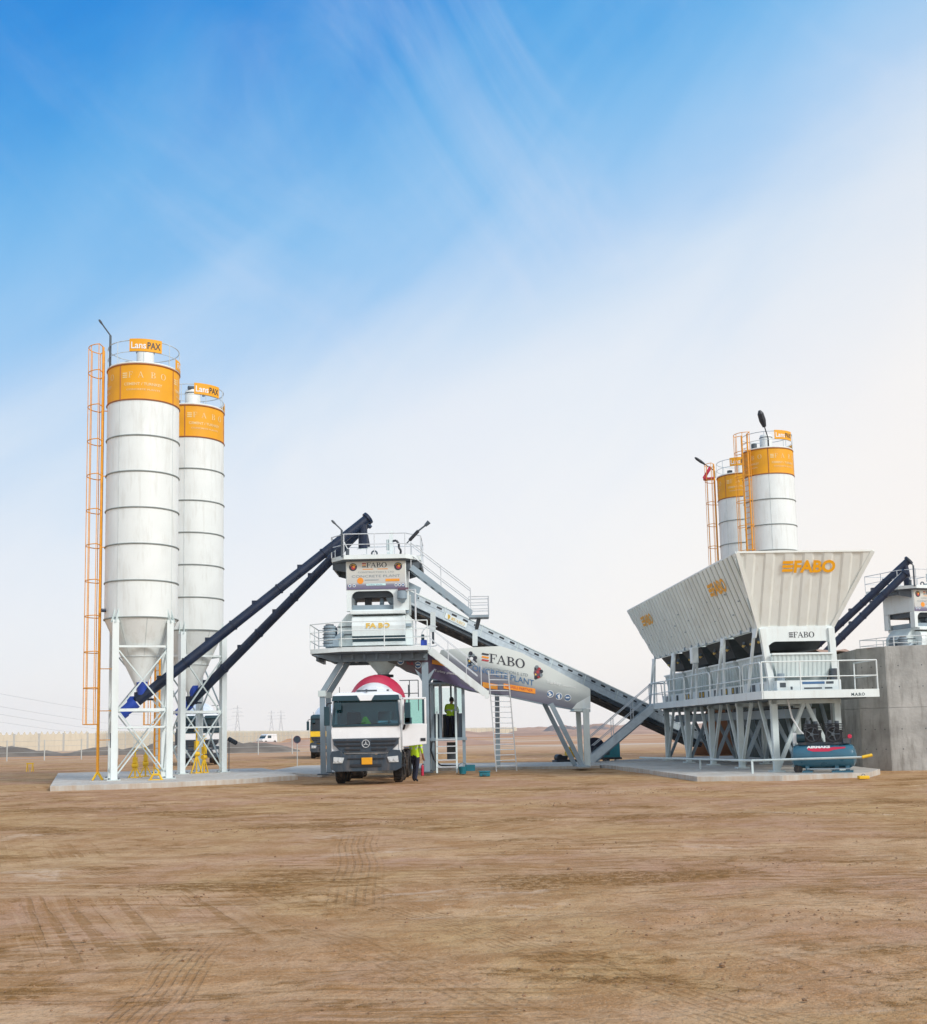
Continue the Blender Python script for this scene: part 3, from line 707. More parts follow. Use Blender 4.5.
# ================================================================= MIXING TOWER
TX = P(376.5, 600, 46).x; TY = 47.0
def make_tower(label, root_loc):
    root = thing('mixing_tower', label, 'concrete plant', root_loc, 0, 'mixing towers')
    yf = -1.0                                     # front face of the box (world depth 46)
    def X(px): return (px - 376.5) * .04
    def Zz(py): return 1.7 + (733.2 - py) * .04
    # --- box head with printed banner
    zt = Zz(559.4); zb = Zz(589.5)
    part('head_box', root, lambda m: m.box(X(346), X(406.6), yf, yf + 2.4, zb, zt, 'steel_w'), bevel=.02)
    m, nt, b_ = new_mat('banner_print'); N = nt.nodes; L = nt.links
    tc = N.new('ShaderNodeTexCoord'); sp = N.new('ShaderNodeSeparateXYZ'); cr = N.new('ShaderNodeValToRGB')
    L.new(tc.outputs['Generated'], sp.inputs[0]); L.new(sp.outputs['Z'], cr.inputs['Fac'])
    e = cr.color_ramp.elements; e[0].position = .0; e[0].color = (.13, .11, .20, 1); e[1].position = 1; e[1].color = (.66, .66, .58, 1)
    q = e.new(.14); q.color = (.20, .20, .28, 1); q = e.new(.22); q.color = (.52, .53, .52, 1)
    L.new(cr.outputs[0], b_.inputs['Base Color']); b_.inputs['Roughness'].default_value = .45
    M['banner'] = m
    w = X(405.8) - X(346.8); yb = yf - .03; Xd = (1, 0, 0); Zd = (0, 0, 1)
    bn = part('banner', root, lambda mm: mm.box(X(346.8), X(405.8), yb, yf - .004, zb + .01, zt - .01, 'banner'))
    t = MB(); yo = yb - .006; cx = (X(346.8) + X(405.8)) / 2
    fabo(t, (X(362), yo, Zz(567.2)), Xd, Zd, .20, 'ink', ['ink_r', 'ink_o', 'ink'], X(388.5) - X(362))
    for (x0, x1) in ((363, 373.5), (378, 388.5)): t.box(X(x0), X(x1), yo - .002, yo, Zz(569.2), Zz(568.5), 'ink_o')
    text(t, 'CONSTRUCTION S. LTD', (cx, yo, Zz(572.7)), Xd, Zd, .09, 'ink_g', 'CENTER', 0, None, 1.45)
    text(t, 'CONCRETE PLANT', (cx, yo, Zz(577.2)), Xd, Zd, .14, 'ink_g', 'CENTER', 0, None, 1.95)
    for cx_ in (353.3, 398.8):
        t.disc((X(cx_), yo, Zz(566.5)), .16, (0, -1, 0), .004, 'ink', 20); t.disc((X(cx_) + .01, yo - .005, Zz(567)), .085, (0, -1, 0), .004, 'ink_r', 14)
        t.disc((X(cx_) + .03, yo - .01, Zz(566)), .05, (0, -1, 0), .004, 'ink_o', 12); t.ring((X(cx_), yo - .01, Zz(566.5)), .115, .012, 'gold', 16, axis='y', a0=20, a1=160)
    t.disc((X(360.5), yo, Zz(580.5)), .13, (0, -1, 0), .004, 'ink_o', 18); t.box(X(365), X(379), yo - .004, yo, Zz(580.2), Zz(579.6), 'ink_g')
    t.box(X(386), X(400), yo - .004, yo, Zz(581.6), Zz(579), 'ink_o'); text(t, 'RELIABLE PARTNER', (X(387), yo - .008, Zz(581)), Xd, Zd, .07, 'gold', 'LEFT', 0, None, .48)
    t.box(X(366.5), X(386), yo - .004, yo, Zz(585.6), Zz(583.6), 'print_c'); text(t, 'Turkey plants', (X(367.5), yo - .008, Zz(585.2)), Xd, Zd, .07, 'ink_b', 'LEFT', 0, None, .6)
    for cx_ in (349.8, 354.3, 396.5, 400, 403.5): t.disc((X(cx_), yo, Zz(585.4)), .062, (0, -1, 0), .004, 'print_w', 14); t.disc((X(cx_), yo - .005, Zz(585.4)), .04, (0, -1, 0), .003, 'ink_b', 12)
    t.build('lettering', bn, smooth=0)
    # --- arch frame storey
    za = Zz(611)
    def archplate(m, x0, x1, y, ox0, ox1, oz0, oz1, th=.05, r=.28):
        # plate x0..x1, za..zb with rounded-top opening
        pts = [(ox0, oz0)] + [(ox0 + r - r * math.cos(R(a)), oz1 - r + r * math.sin(R(a))) for a in range(0, 91, 15)] + [(ox1 - r + r * math.sin(R(a)), oz1 - r + r * math.cos(R(a))) for a in range(0, 91, 15)] + [(ox1, oz0)]
        def q(x, z): return (x, y, z)
        e = (0, th, 0)
        m.prism([q(x0, za), q(ox0, za), q(ox0, zb), q(x0, zb)], e, 'steel_w'); m.prism([q(ox1, za), q(x1, za), q(x1, zb), q(ox1, zb)], e, 'steel_w')
        for i in range(1, len(pts) - 2):
            a, b2 = pts[i], pts[i + 1]
            if b2[0] - a[0] > 1e-4: m.prism([q(a[0], a[1]), q(b2[0], b2[1]), q(b2[0], zb), q(a[0], zb)], e, 'steel_w')
        m.prism([q(ox0, za), q(ox1, za), q(ox1, oz0), q(ox0, oz0)], e, 'steel_w')
    part('arch_frame', root, lambda m: (archplate(m, X(346.3), X(408), yf, X(351.3), X(393.6), za + .05, zb - .06)))
    part('arch_frame', root, lambda m: (archplate(m, X(346.3), X(408), yf + 2.35, X(351.3), X(393.6), za + .3, zb - .06)))
    for x in (346.3, 405.2):
        for y in (yf + .06, yf + 2.05): part('column', root, lambda m: m.box(X(x), X(x) + .14, y, y + .28, za, zb, 'steel_w'))
    mc = MB(); mc.box(X(351.5), X(393), yf + .25, yf + 2.0, za + .02, Zz(604.5), 'steel_b'); mc.tube((X(391), yf + .6, Zz(597)), (X(391), yf + 1.4, Zz(597)), .22, 'steel_b', 14); mc.box(X(363), X(369.5), yf + .8, yf + 1.2, Zz(605), zb, 'black')
    mc.box(X(351.5), X(393.6), yf + .5, yf + 2.2, Zz(596), zb, 'steel_d'); mc.tube((X(381), yf + .5, Zz(603.5)), (X(381), yf + .7, Zz(598)), .09, 'steel_b', 8)
    mc.build('weigh_hopper', root)
    sc_ = MB(); sc_.tube((X(402.5), yf - .12, Zz(592)), (X(402.5), yf - .12, Zz(600)), .2, 'steel_b', 14); sc_.tube((X(402.5), yf - .12, Zz(600)), (X(403.5), yf - .12, Zz(604)), .2, 'steel_b', 14, .05); sc_.box(X(398.5), X(409), yf - .3, yf - .02, Zz(591.5), Zz(589), 'ink_p'); sc_.build('dosing_scale', root)
    part('ledge', root, lambda m: m.box(X(350), X(405.5), yf - .14, yf + 2.3, Zz(614.5), za, 'steel_w'), bevel=.02)
    # --- twin shaft mixer: rounded front belly, sloping flanks
    mx = MB(); z0, z1 = Zz(645.5), Zz(616)
    prof = [(yf + .10, z1), (yf - .12, z1 - .10), (yf - .2, z1 - .42), (yf - .12, z0 + .36), (yf + .02, z0 + .22), (yf + .3, z0)]
    for i in range(len(prof) - 1):
        (ya, zza), (yb2, zzb) = prof[i], prof[i + 1]
        mx.poly([(X(351.6), ya, zza), (X(405), ya, zza), (X(405), yb2, zzb), (X(351.6), yb2, zzb)], 'steel_w' if i < 3 else 'cab_teal')
    mx.box(X(351.6), X(405), yf + .12, yf + 2.3, z0, z1, 'steel_w')
    for x in (351.6, 405): mx.prism([(X(x), a, b2) for a, b2 in prof] , (.012, 0, 0), 'steel_w')
    mixr = mx.build('mixer', root)
    fl = MB()
    fr_ = MB()
    fl.prism([(X(336.8), yf + .3, Zz(624)), (X(345.8), yf + .3, Zz(613.5)), (X(351.5), yf + .3, Zz(611.5)), (X(351.5), yf + .3, z0), (X(336.8), yf + .3, z0)], (0, 1.6, 0), 'steel')
    for z in (Zz(626), Zz(634)): fl.box(X(336), X(351), yf + .27, yf + .31, z - .02, z + .02, 'steel_d')
    fr_.prism([(X(405.2), yf + .3, Zz(612)), (X(411), yf + .3, Zz(618)), (X(412), yf + .3, z0), (X(405.2), yf + .3, z0)], (0, 1.6, 0), 'steel_w')
    fr_.box(X(403.5), X(411), yf + .2, yf + .32, Zz(627), Zz(624), 'steel_b'); fr_.box(X(403.5), X(409), yf + .1, yf + .3, Zz(613), Zz(610), 'steel_b')
    fl.build('side_housing', mixr); fr_.build('side_housing', mixr)
    tt = MB(); text(tt, 'FA', (X(366), yf - .21, Zz(628.6)), Xd, Zd, .26, 'gold', 'LEFT', .012, None, .42); text(tt, 'BO', (X(378.5), yf - .21, Zz(628.6)), Xd, Zd, .26, 'gold', 'LEFT', .012, None, .45)
    tt.build('lettering', mixr, smooth=0)
    mo = MB()
    for dy in (0, .7):
        mo.tube((X(328), yf + .2 + dy, Zz(646)), (X(328.5), yf + .2 + dy, Zz(625)), .24, 'steel_b', 16); mo.tube((X(328.5), yf + .2 + dy, Zz(625)), (X(328.5), yf + .2 + dy, Zz(623.5)), .17, 'steel_d', 16)
        mo.box(X(330.5), X(337.5), yf + .0 + dy, yf + .4 + dy, Zz(646), Zz(637.5), 'steel_b')
        for k in range(6): mo.tube((X(328), yf + .2 + dy, Zz(643 - k * 3)), (X(328), yf + .2 + dy, Zz(642.4 - k * 3)), .27, 'steel_d', 16)
        mo.tube((X(332), yf + .2 + dy, Zz(640)), (X(342), yf + .2 + dy, Zz(633)), .1, 'steel_b', 10)
    mo.build('motor', root)
    # --- decks (chamfered plates with dark undersides and steel edge)
    def deck(name, xs, y0, y1, z0_, z1_, ch):
        (xa, xb, xc, xd) = xs
        pts = [(xa, y0 + ch), (xb, y0), (xc, y0), (xd, y0 + (ch if xd > xc + .2 else 0)), (xd, y1), (xa, y1)]
        if abs(xd - xc) < .01: pts = [(xa, y0 + ch), (xb, y0), (xc, y0), (xd + .001, y1), (xa, y1)]
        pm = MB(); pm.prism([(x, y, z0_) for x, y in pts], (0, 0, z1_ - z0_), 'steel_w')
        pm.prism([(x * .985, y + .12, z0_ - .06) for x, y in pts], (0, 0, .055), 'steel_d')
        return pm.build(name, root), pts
    dk, ptsU = deck('upper_deck', (X(330.5), X(345), X(406.5), X(421.5)), yf - .35, yf + 3.0, Zz(559.4), Zz(555.2), .75)
    for xa, xb in ((331.5, 345.6), (421, 407)): part('deck_bracket', dk, lambda m: (m.prism([(X(xa), yf + .45, Zz(559.4)), (X(xb), yf + .1, Zz(559.4)), (X(xb), yf + .1, Zz(571)), (X(xa), yf + .45, Zz(567))], (0, .05, 0), 'steel_d'), m.prism([(X(xa), yf + 2.6, Zz(559.4)), (X(xb), yf + 2.6, Zz(559.4)), (X(xb), yf + 2.6, Zz(571)), (X(xa), yf + 2.6, Zz(567))], (0, .05, 0), 'steel_d'), m.box(min(X(xa), X(xa) + .06), max(X(xa), X(xa) + .06), yf + .4, yf + 2.65, Zz(566.5), Zz(562.3), 'steel_d')))
    part('guard_rail', root, lambda m: rails(m, [(a, b2, Zz(555.2)) for a, b2 in ptsU], 'alu', .85, .022, 1.3, (.5,), closed=True))
    dk, ptsL = deck('lower_deck', (X(309.5), X(343), X(427.8), X(427.8)), yf - .9, yf + 2.7, Zz(653.2), Zz(648.8), .9)
    for x in range(316, 430, 12): part('deck_beam', dk, lambda m: m.box(X(x) - .05, X(x) + .05, yf - .35 + (.5 if x < 330 else 0), yf + 2.6, Zz(653.2) - .28, Zz(653.2) - .06, 'steel_s'))
    for y in (yf - .2, yf + 2.2): part('deck_girder', dk, lambda m: m.prism([(X(312), y, Zz(653.2) - .06), (X(427), y, Zz(653.2) - .06), (X(427), y, Zz(653.2) - .36), (X(335), y, Zz(653.2) - .36)], (0, .12, 0), 'steel_s'))
    pr = [ptsL[3], ptsL[4], ptsL[0], ptsL[1], ptsL[2]]
    part('guard_rail', root, lambda m: rails(m, [(a, b2, Zz(648.8)) for a, b2 in pr], 'steel_w', 1.0, .022, 1.5, (.33, .66)))
    part('gate_post', root, lambda m: (m.tube((X(416.5), yf - .8, Zz(648)), (X(416.5), yf - .8, Zz(593)), .035, 'alu', 8), m.tube((X(416.5), yf - .8, Zz(593)), (X(407), yf - .6, Zz(593)), .03, 'alu', 8)))
    part('oil_can', root, lambda m: (m.box(X(421), X(427), yf - .8, yf - .4, Zz(648.7), Zz(643), 'blue_l'), m.box(X(421.5), X(424.5), yf - .75, yf - .5, Zz(643), Zz(637.5), 'cab_teal')), bevel=.02)
    # --- discharge cone
    part('discharge_cone', root, lambda m: (m.lathe([(.62, Zz(655)), (.60, Zz(662)), (.24, Zz(672.5)), (.24, Zz(674))], 'steel', 24, (X(380), .35, 0)), m.lathe([(.42, Zz(676.5)), (.42, Zz(674))], 'black', 24, (X(380), .35, 0))))
    # --- legs
    for y in (yf + .1, yf + 2.1):
        l = MB(); l.beam((X(321.5), y, .1), (X(321), y, Zz(691)), .2, .2, 'steel_b', (0, 1, 0)); l.beam((X(320.8), y, Zz(692.5)), (X(343.5), y, Zz(657)), .2, .24, 'steel_b', (0, 1, 0))
        l.box(X(321.5) - .22, X(321.5) + .22, y - .22, y + .22, .09, .14, 'steel_d'); l.box(X(320.8) - .15, X(320.8) + .15, y - .14, y + .14, Zz(696), Zz(690), 'steel')
        l.build('leg', root)
        l = MB(); l.box(X(424) - .13, X(424) + .13, y - .1, y + .12, .1, Zz(664), 'steel_b'); l.box(X(424) - .24, X(424) + .24, y - .22, y + .22, .09, .14, 'steel_d')
        for s in (-1, 1): l.prism([(X(424) + s * .13, y, Zz(676)), (X(424) + s * .42, y, Zz(670)), (X(424) + s * .13, y, Zz(683))], (0, .04, 0), 'steel_b')
        l.build('leg', root)
    # --- roof machinery
    part('filter_mast', root, lambda m: (m.box(X(389.2), X(393.2), yf + .6, yf + .76, Zz(557), Zz(527.5), 'steel_w'), m.box(X(386.5), X(389), yf + .6, yf + .9, Zz(557), Zz(549), 'steel'), m.tube((X(387.5), yf + .7, Zz(547)), (X(387.5), yf + .7, Zz(536)), .06, 'steel', 8)))
    part('hydraulic_hose', root, lambda m: m.path([(X(393), yf + .6, Zz(538)), (X(396.5), yf + .6, Zz(537.5)), (X(399), yf + .6, Zz(541)), (X(399), yf + .6, Zz(545)), (X(401), yf + .6, Zz(548)), (X(400), yf + .6, Zz(556))], .045, 'black', 8))
    part('air_valve', root, lambda m: (m.ring((X(374), yf + .5, Zz(551)), .11, .035, 'steel_d', 14, axis='y'), m.tube((X(374), yf + .5, Zz(557)), (X(374), yf + .5, Zz(554)), .05, 'steel', 8), m.tube((X(347), yf + .2, Zz(557)), (X(347.5), yf + .2, Zz(547)), .07, 'steel_d', 8), m.tube((X(347.5), yf + .2, Zz(547)), (X(343), yf + .2, Zz(538)), .02, 'steel_w', 6)))
    part('roof_pan', root, lambda m: m.lathe([(.75, Zz(555.2)), (.7, Zz(555)), (.25, Zz(551.5)), (.2, Zz(550))], 'steel', 20, (X(364), yf + 1.1, 0)))
    lamp(root, (X(343), yf - .3, Zz(557)), (-.26, -.05, .26), head=(.2, .09), dark='steel_d', post=1.1)
    sl_ = MB(); sl_.tube((X(407), yf - .2, Zz(545)), (X(412), yf - .2, Zz(540)), .025, 'steel_d'); sl_.tube((X(411), yf - .2, Zz(541)), (X(420), yf - .2, Zz(531.5)), .07, 'black', 8); sl_.tube((X(420), yf - .2, Zz(531.5)), (X(428), yf - .2, Zz(525.5)), .035, 'steel_d', 8)
    sl_.tube((X(427), yf - .2, Zz(526.4)), (X(431), yf - .2, Zz(522.6)), .06, 'steel_d', 8, .09); sl_.build('floodlight', root)
    return root
tower = make_tower('tall grey mixing tower with printed banner, straddling the white mixer truck', (TX, TY, 0))
# access stair from the roof down to the small landing: a part of the tower
def stair_beam(mb, p0, p1, wid, m='steel_b', d=.26, treads=0, rail=1.0, railm='alu', mids=(.5,), post=1.5):
    p0 = Vector(p0); p1 = Vector(p1); w = Vector((0, wid, 0))
    for o in (Vector((0, 0, 0)), w): mb.beam(p0 + o, p1 + o, .06, d, m)
    n = treads or int(abs(p0.z - p1.z) / .22)
    for k in range(1, n): c = p0.lerp(p1, k / n); mb.box(c.x - .11, c.x + .11, c.y + .03, c.y + wid - .03, c.z - .02, c.z + .015, m)
    if rail:
        for o in (Vector((0, 0, 0)), w):
            for h in (1.0,) + tuple(mids): mb.tube(p0 + o + Vector((0, 0, rail * h)), p1 + o + Vector((0, 0, rail * h)), .022, railm, 6)
            k = max(1, round((p1 - p0).length / post))
            for j in range(k + 1): c = p0.lerp(p1, j / k) + o; mb.tube(c, c + Vector((0, 0, rail)), .02, railm, 6)
pA = P(411, 567, 46.0); pB = P(471, 613, 46.4)
part('roof_stair', tower, lambda m: stair_beam(m, pA, pB, .8, d=.24), world=True)
def landing(m):
    a = P(469, 615, 46.4); b2 = P(489, 616, 46.4); x0, x1, z = a.x, b2.x, a.z
    m.box(x0, x1, 46.4, 47.3, z - .1, z, 'steel_b'); rails(m, [(x0, 46.4, z), (x1, 46.4, z), (x1, 47.3, z), (x0, 47.3, z)], 'alu', .75, .022, .9, (.33, .66))
    m.beam(((x0 + x1) / 2, 46.9, z - .1), P(476.5, 628, 48.5), .14, .14, 'steel_d')
part('landing', tower, landing, world=True)
# second tower, far right
t2 = dup(tower, (P(921, 640, 62.5).x, 62.5, .10), R(20), 'second grey mixing tower partly cut by the right edge, behind the concrete wall', skip=('roof_stair', 'landing'))
for px, py, sx in ((845, 0, 0),): pass
a3 = P(797, 664, 63.2); b3 = P(908, 561, 61.6); screw('far right navy screw conveyor tube, upper of the two beside the cream bin', a3, b3, .19, spout=P(908, 587, 61.8))
a4 = P(800, 680, 66); b4 = P(903, 571, 61.0); screw('far right navy screw conveyor tube, lower of the two beside the cream bin', P(800, 678, 61.5), P(905, 574, 60.6), .20)
# ================================================================= BELT CONVEYOR
def make_belt():
    H = P(408, 589.2, 48.4); T = P(706, 731.5, 57.2)
    root = thing('belt_conveyor', 'long inclined grey belt conveyor rising from beneath the cream bin to the mixing tower', 'conveyor', (T.x, T.y, 0))
    d = (T - H).normalized(); sd = Vector((-d.y, d.x, 0)).normalized(); up = sd.cross(d); up = up if up.z > 0 else -up
    if sd.y < 0: sd = -sd
    Ln = (T - H).length; W = 1.1; h = .58
    def at(s, o, u): return H + d * s + sd * o + up * u
    def slabp(m, s0, s1, o0, o1, u0, u1, mm): m.hexa([at(s0, o0, u0), at(s1, o0, u0), at(s1, o1, u0), at(s0, o1, u0)], [at(s0, o0, u1), at(s1, o0, u1), at(s1, o1, u1), at(s0, o1, u1)], mm)
    for o0 in (0, W):
        m = MB(); k = 0; s = 0
        while s < Ln - .1:
            e = min(Ln, s + 1.98)
            slabp(m, s, e, o0 - .02, o0 + .02, -h, 0, 'galv'); slabp(m, s, e, o0 - .05, o0 + .05, -.05, .0, 'steel_w'); slabp(m, s, e, o0 - .05, o0 + .05, -h, -h + .05, 'galv')
            slabp(m, s, e, o0 - .028, o0 - .021, -.28, -.265, 'steel_b'); slabp(m, s + 1.96, s + 2.0, o0 - .04, o0 + .04, -h + .05, -.05, 'steel')
            for q in (.35, .95, 1.55):
                if s + q + .3 < Ln: slabp(m, s + q, s + q + .26, o0 - .032, o0 - .021, -.21, -.13, 'black')
            s += 2.0
        m.build('side_frame', root, world=True)
    part('belt', root, lambda m: (slabp(m, .1, Ln, .12, W - .12, -.16, -.13, 'rubber'), slabp(m, .1, Ln, .08, W - .08, -h - .22, -h - .18, 'rubber')), world=True)
    for k in range(int(Ln / 1.3)):
        part('roller', root, lambda m: (m.tube(at(.6 + k * 1.3, .08, -.24), at(.6 + k * 1.3, W - .08, -.24), .05, 'steel_d', 8), m.tube(at(.6 + k * 1.3, .1, -h - .12), at(.6 + k * 1.3, W - .1, -h - .12), .05, 'steel_d', 8)), world=True)
    part('under_tray', root, lambda m: slabp(m, .4, Ln, .06, W - .06, -h - .16, -h - .02, 'steel_d'), world=True)
    part('head_drum', root, lambda m: (m.tube(at(.05, .02, -.32), at(.05, W - .02, -.32), .24, 'steel_d', 16), slabp(m, -.5, .55, -.04, W + .04, -.45, .3, 'steel_b')), world=True)
    part('tail_drum', root, lambda m: (m.tube(at(Ln, .02, -.3), at(Ln, W - .02, -.3), .22, 'steel_d', 16), m.ring(at(Ln + .1, -.1, -.3), .2, .03, 'steel_d', 14, axis='y')), world=True)
    sg = MB(); p = at(2.15, -.045, -.42); slabp(sg, 2.05, 3.2, -.045, -.03, -.47, -.24, 'steel_w')
    sg.disc(at(2.2, -.045, -.355), .1, (0, -1, 0), .01, 'gold', 16); fabo(sg, at(2.36, -.055, -.43), d, up, .13, 'gold', None, .75); sg.build('sign_plate', root, world=True, smooth=0)
    for px, py0, py1, Y in ((433, 612, 632, 48.4), (475, 631, 646, 49.4)):
        a = P(px, py0, Y); b = P(px, py1, Y)
        part('hanger', root, lambda m: (m.beam(a, b, .22, .1, 'steel_w'), m.beam(b, b + Vector((0, 0, -.5)), .1, .1, 'steel_d')), world=True)
    part('walkway', root, lambda m: (slabp(m, 5.2, Ln - 3.2, W + .05, W + .75, -.46, -.40, 'steel_b'),), world=True)
make_belt()

# ================================================================= CHASSIS WITH PRINTED SIDE PANEL
def make_chassis():
    def Yp(px): return 46.6 + (px - 396) / 194 * 1.6
    def Q(px, py, off=0): v = P(px, py, Yp(px) - off); return v
    root = thing('plant_chassis', 'grey tapering chassis with large printed side panel beneath the belt conveyor', 'chassis', (Q(578, 760).x, 48, 0))
    m, nt, b_ = new_mat('panel_print'); N = nt.nodes; L = nt.links
    tc = N.new('ShaderNodeTexCoord'); sp = N.new('ShaderNodeSeparateXYZ'); cr = N.new('ShaderNodeValToRGB'); cr.color_ramp.interpolation = 'EASE'
    L.new(tc.outputs['Generated'], sp.inputs[0])
    # printed artwork: pale upper right, plum grey lower left (runs with the panel, in its own coordinates)
    a = N.new('ShaderNodeMath'); a.operation = 'MULTIPLY_ADD'; L.new(sp.outputs['X'], a.inputs[0]); a.inputs[1].default_value = .86; L.new(sp.outputs['Z'], a.inputs[2])
    nz = N.new('ShaderNodeTexNoise'); nz.inputs['Scale'].default_value = 2; L.new(tc.outputs['Generated'], nz.inputs['Vector'])
    a2 = N.new('ShaderNodeMath'); a2.operation = 'MULTIPLY_ADD'; L.new(nz.outputs['Fac'], a2.inputs[0]); a2.inputs[1].default_value = .2; L.new(a.outputs[0], a2.inputs[2])
    mr = N.new('ShaderNodeMapRange'); mr.inputs['From Min'].default_value = .75; mr.inputs['From Max'].default_value = 1.55; L.new(a2.outputs[0], mr.inputs['Value'])
    e = cr.color_ramp.elements; e[0].position = 0; e[0].color = (.12, .12, .17, 1); e[1].position = 1; e[1].color = (.70, .75, .72, 1)
    for p_, c_ in ((.20, (.17, .18, .22, 1)), (.36, (.38, .42, .42, 1)), (.55, (.62, .67, .65, 1))): q = e.new(p_); q.color = c_
    L.new(mr.outputs[0], cr.inputs['Fac']); L.new(cr.outputs[0], b_.inputs['Base Color']); b_.inputs['Roughness'].default_value = .4
    M['panel'] = m
    big = [(452, 668), (438, 658), (441, 650), (474, 647.2), (500, 646), (521, 652.5), (548, 666), (590.3, 688.8), (590.5, 708.5), (575, 709.2), (543, 703.3), (508, 695.5), (483, 692), (462, 684)]
    part('side_panel', root, lambda mm: mm.prism([Q(*p) for p in big], (0, .08, 0), 'panel'), world=True)
    m2, nt, b_ = new_mat('plum_panel_print'); N = nt.nodes; L = nt.links
    tc = N.new('ShaderNodeTexCoord'); sp = N.new('ShaderNodeSeparateXYZ'); cr = N.new('ShaderNodeValToRGB')
    L.new(tc.outputs['Generated'], sp.inputs[0]); L.new(sp.outputs['X'], cr.inputs['Fac'])
    e = cr.color_ramp.elements; e[0].position = 0; e[0].color = (.12, .13, .12, 1); e[1].position = 1; e[1].color = (.13, .13, .22, 1)
    q = e.new(.35); q.color = (.15, .09, .11, 1); q = e.new(.5); q.color = (.10, .07, .16, 1)
    L.new(cr.outputs[0], b_.inputs['Base Color']); b_.inputs['Roughness'].default_value = .4; M['plum_panel'] = m2
    low = [(390, 654), (428, 652), (451.8, 668), (461.8, 684), (483, 692.5), (470, 690), (426, 676.5), (404, 669.5), (397, 665), (388, 662)]
    part('lower_panel', root, lambda mm: mm.prism([Q(*p) for p in low], (0, .08, 0), 'plum_panel'), world=True)
    part('far_side_panel', root, lambda mm: (mm.prism([Q(*p) + Vector((0, 1.7, 0)) for p in big], (0, .06, 0), 'steel_b'), mm.prism([Q(*p) + Vector((0, 1.7, 0)) for p in low], (0, .06, 0), 'steel_b')), world=True)
    part('lower_edge', root, lambda mm: mm.prism([Q(575, 709) , Q(590.5, 709), Q(590.5, 712), Q(573, 711)], (0, 1.7, 0), 'steel'), world=True)
    part('end_plate', root, lambda mm: mm.prism([Q(572, 709, .012), (Q(577, 703, .012)), Q(590.4, 695.5, .012), Q(590.4, 708.5, .012)], (0, .01, 0), 'steel_w'), world=True)
    # lettering in the panel's plane
    o = Q(527, 668, .02); xd = (Q(567, 676.6, .02) - o); kx = xd.length; xd = xd / kx; zd = Vector((.03, 0, 1))
    px = kx / math.hypot(40, 8.6)
    t = MB()
    O = Q(481, 661, .02); xf = (Q(527, 668.8, .02) - O).normalized()
    fabo(t, O, xf, zd, .37, 'ink', ['ink', 'ink_o', 'ink_r'], 46 * px)
    text(t, 'CONSTRUCTION S. LTD', Q(485, 669.4, .02), xf, zd, .17, 'ink_g', 'LEFT', 0, None, 43 * px)
    text(t, 'CONCRETE PLANT', Q(467, 669, .02), (Q(534, 686, .02) - Q(467, 669, .02)).normalized(), zd, .34, 'ink_b', 'LEFT', 0, None, 68 * px)
    t.build('lettering', root, world=True, smooth=0)
    for (cx, cy, s, k) in ((470.8, 659, .29, 0), (537, 672.5, .28, 1)):
        em = MB(); c = Q(cx, cy, .02)
        for i in range(9):
            a_ = i * 40 + 10; rr = s * (.62 if i % 2 else .8)
            em.disc(c + Vector((math.cos(R(a_)) * rr * .8, 0, math.sin(R(a_)) * rr)), s * .30, (0, -1, 0), .004, ('ink', 'ink_g')[i % 2] if not k else ('ink', 'ink_r', 'ink_g')[i % 3], 8)
        em.disc(c + Vector((0, -.006, -.02)), s * .52, (0, -1, 0), .004, 'ink' if not k else 'ink_p', 14); em.disc(c + Vector((.03, -.012, .02)), s * .24, (0, -1, 0), .004, 'print_w' if not k else 'ink_r', 10); em.disc(c + Vector((-.06, -.014, -.08)), s * .14, (0, -1, 0), .004, 'gold', 8)
        em.build('crest', root, world=True, smooth=0)
    def banner(p, m_, tx, tm, w_, hgt=.17, slope=True, back=True):
        bm_ = MB(); c = Q(*p, .02); x = xf
        if back: bm_.prism([c, c + x * w_, c + x * w_ + zd * hgt, c + zd * hgt], (0, -.005, 0), m_)
        text(bm_, tx, c + Vector((0, -.01, 0)) + x * w_ * .06 + zd * hgt * .28, x, zd, hgt * .75, tm, 'LEFT', 0, None, w_ * .86); bm_.build('sticker', root, world=True, smooth=0)
    banner((482.5, 687.3), 'ink_o', 'BETONSTAR', 'gold', 15 * px, .22); banner((503.5, 688.5), 'ink_o', 'RELIABLE PARTNER', 'ink_r', 32 * px, .21)
    banner((545.5, 684.5), None, 'Turkey', 'print_w', 17 * px, .26, back=False); banner((562.5, 687.2), None, 'machine', 'print_w', 15 * px, .16, back=False)
    banner((432, 664), 'ink_o', 'BETONSTAR', 'gold', 12 * px, .18); banner((433, 672.5), None, 'Turkey plants', 'print_w', 24 * px, .18, back=False)
    for i, (cx, cy) in enumerate(((550.2, 694), (558.8, 696.3), (567.6, 697.8), (400.5, 661.3), (418, 665))):
        s_ = MB(); c = Q(cx, cy, .02); r_ = .15 if i < 3 else .14
        s_.disc(c, r_, (0, -1, 0), .004, 'print_w', 20); s_.disc(c + Vector((0, -.006, 0)), r_ * .82, (0, -1, 0), .004, 'ink_b', 20)
        if i == 0: s_.disc(c + Vector((-.03, -.012, .03)), .05, (0, -1, 0), .003, 'print_w', 10); s_.prism([c + Vector((-.08, -.012, -.09)), c + Vector((.02, -.012, -.09)), c + Vector((.09, -.012, 0)), c + Vector((0, -.012, 0))], (0, -.003, 0), 'print_w')
        elif i == 1: s_.prism([c + Vector((-.02, -.012, -.1)), c + Vector((.05, -.012, -.1)), c + Vector((.05, -.012, .1)), c + Vector((-.06, -.012, .04))], (0, -.003, 0), 'print_w')
        else: s_.prism([c + Vector((-.08, -.012, -.02)), c + Vector((.08, -.012, -.02)), c + Vector((.08, -.012, .04)), c + Vector((-.08, -.012, .04))], (0, -.003, 0), 'print_w')
        s_.build('safety_sticker', root, world=True, smooth=0)
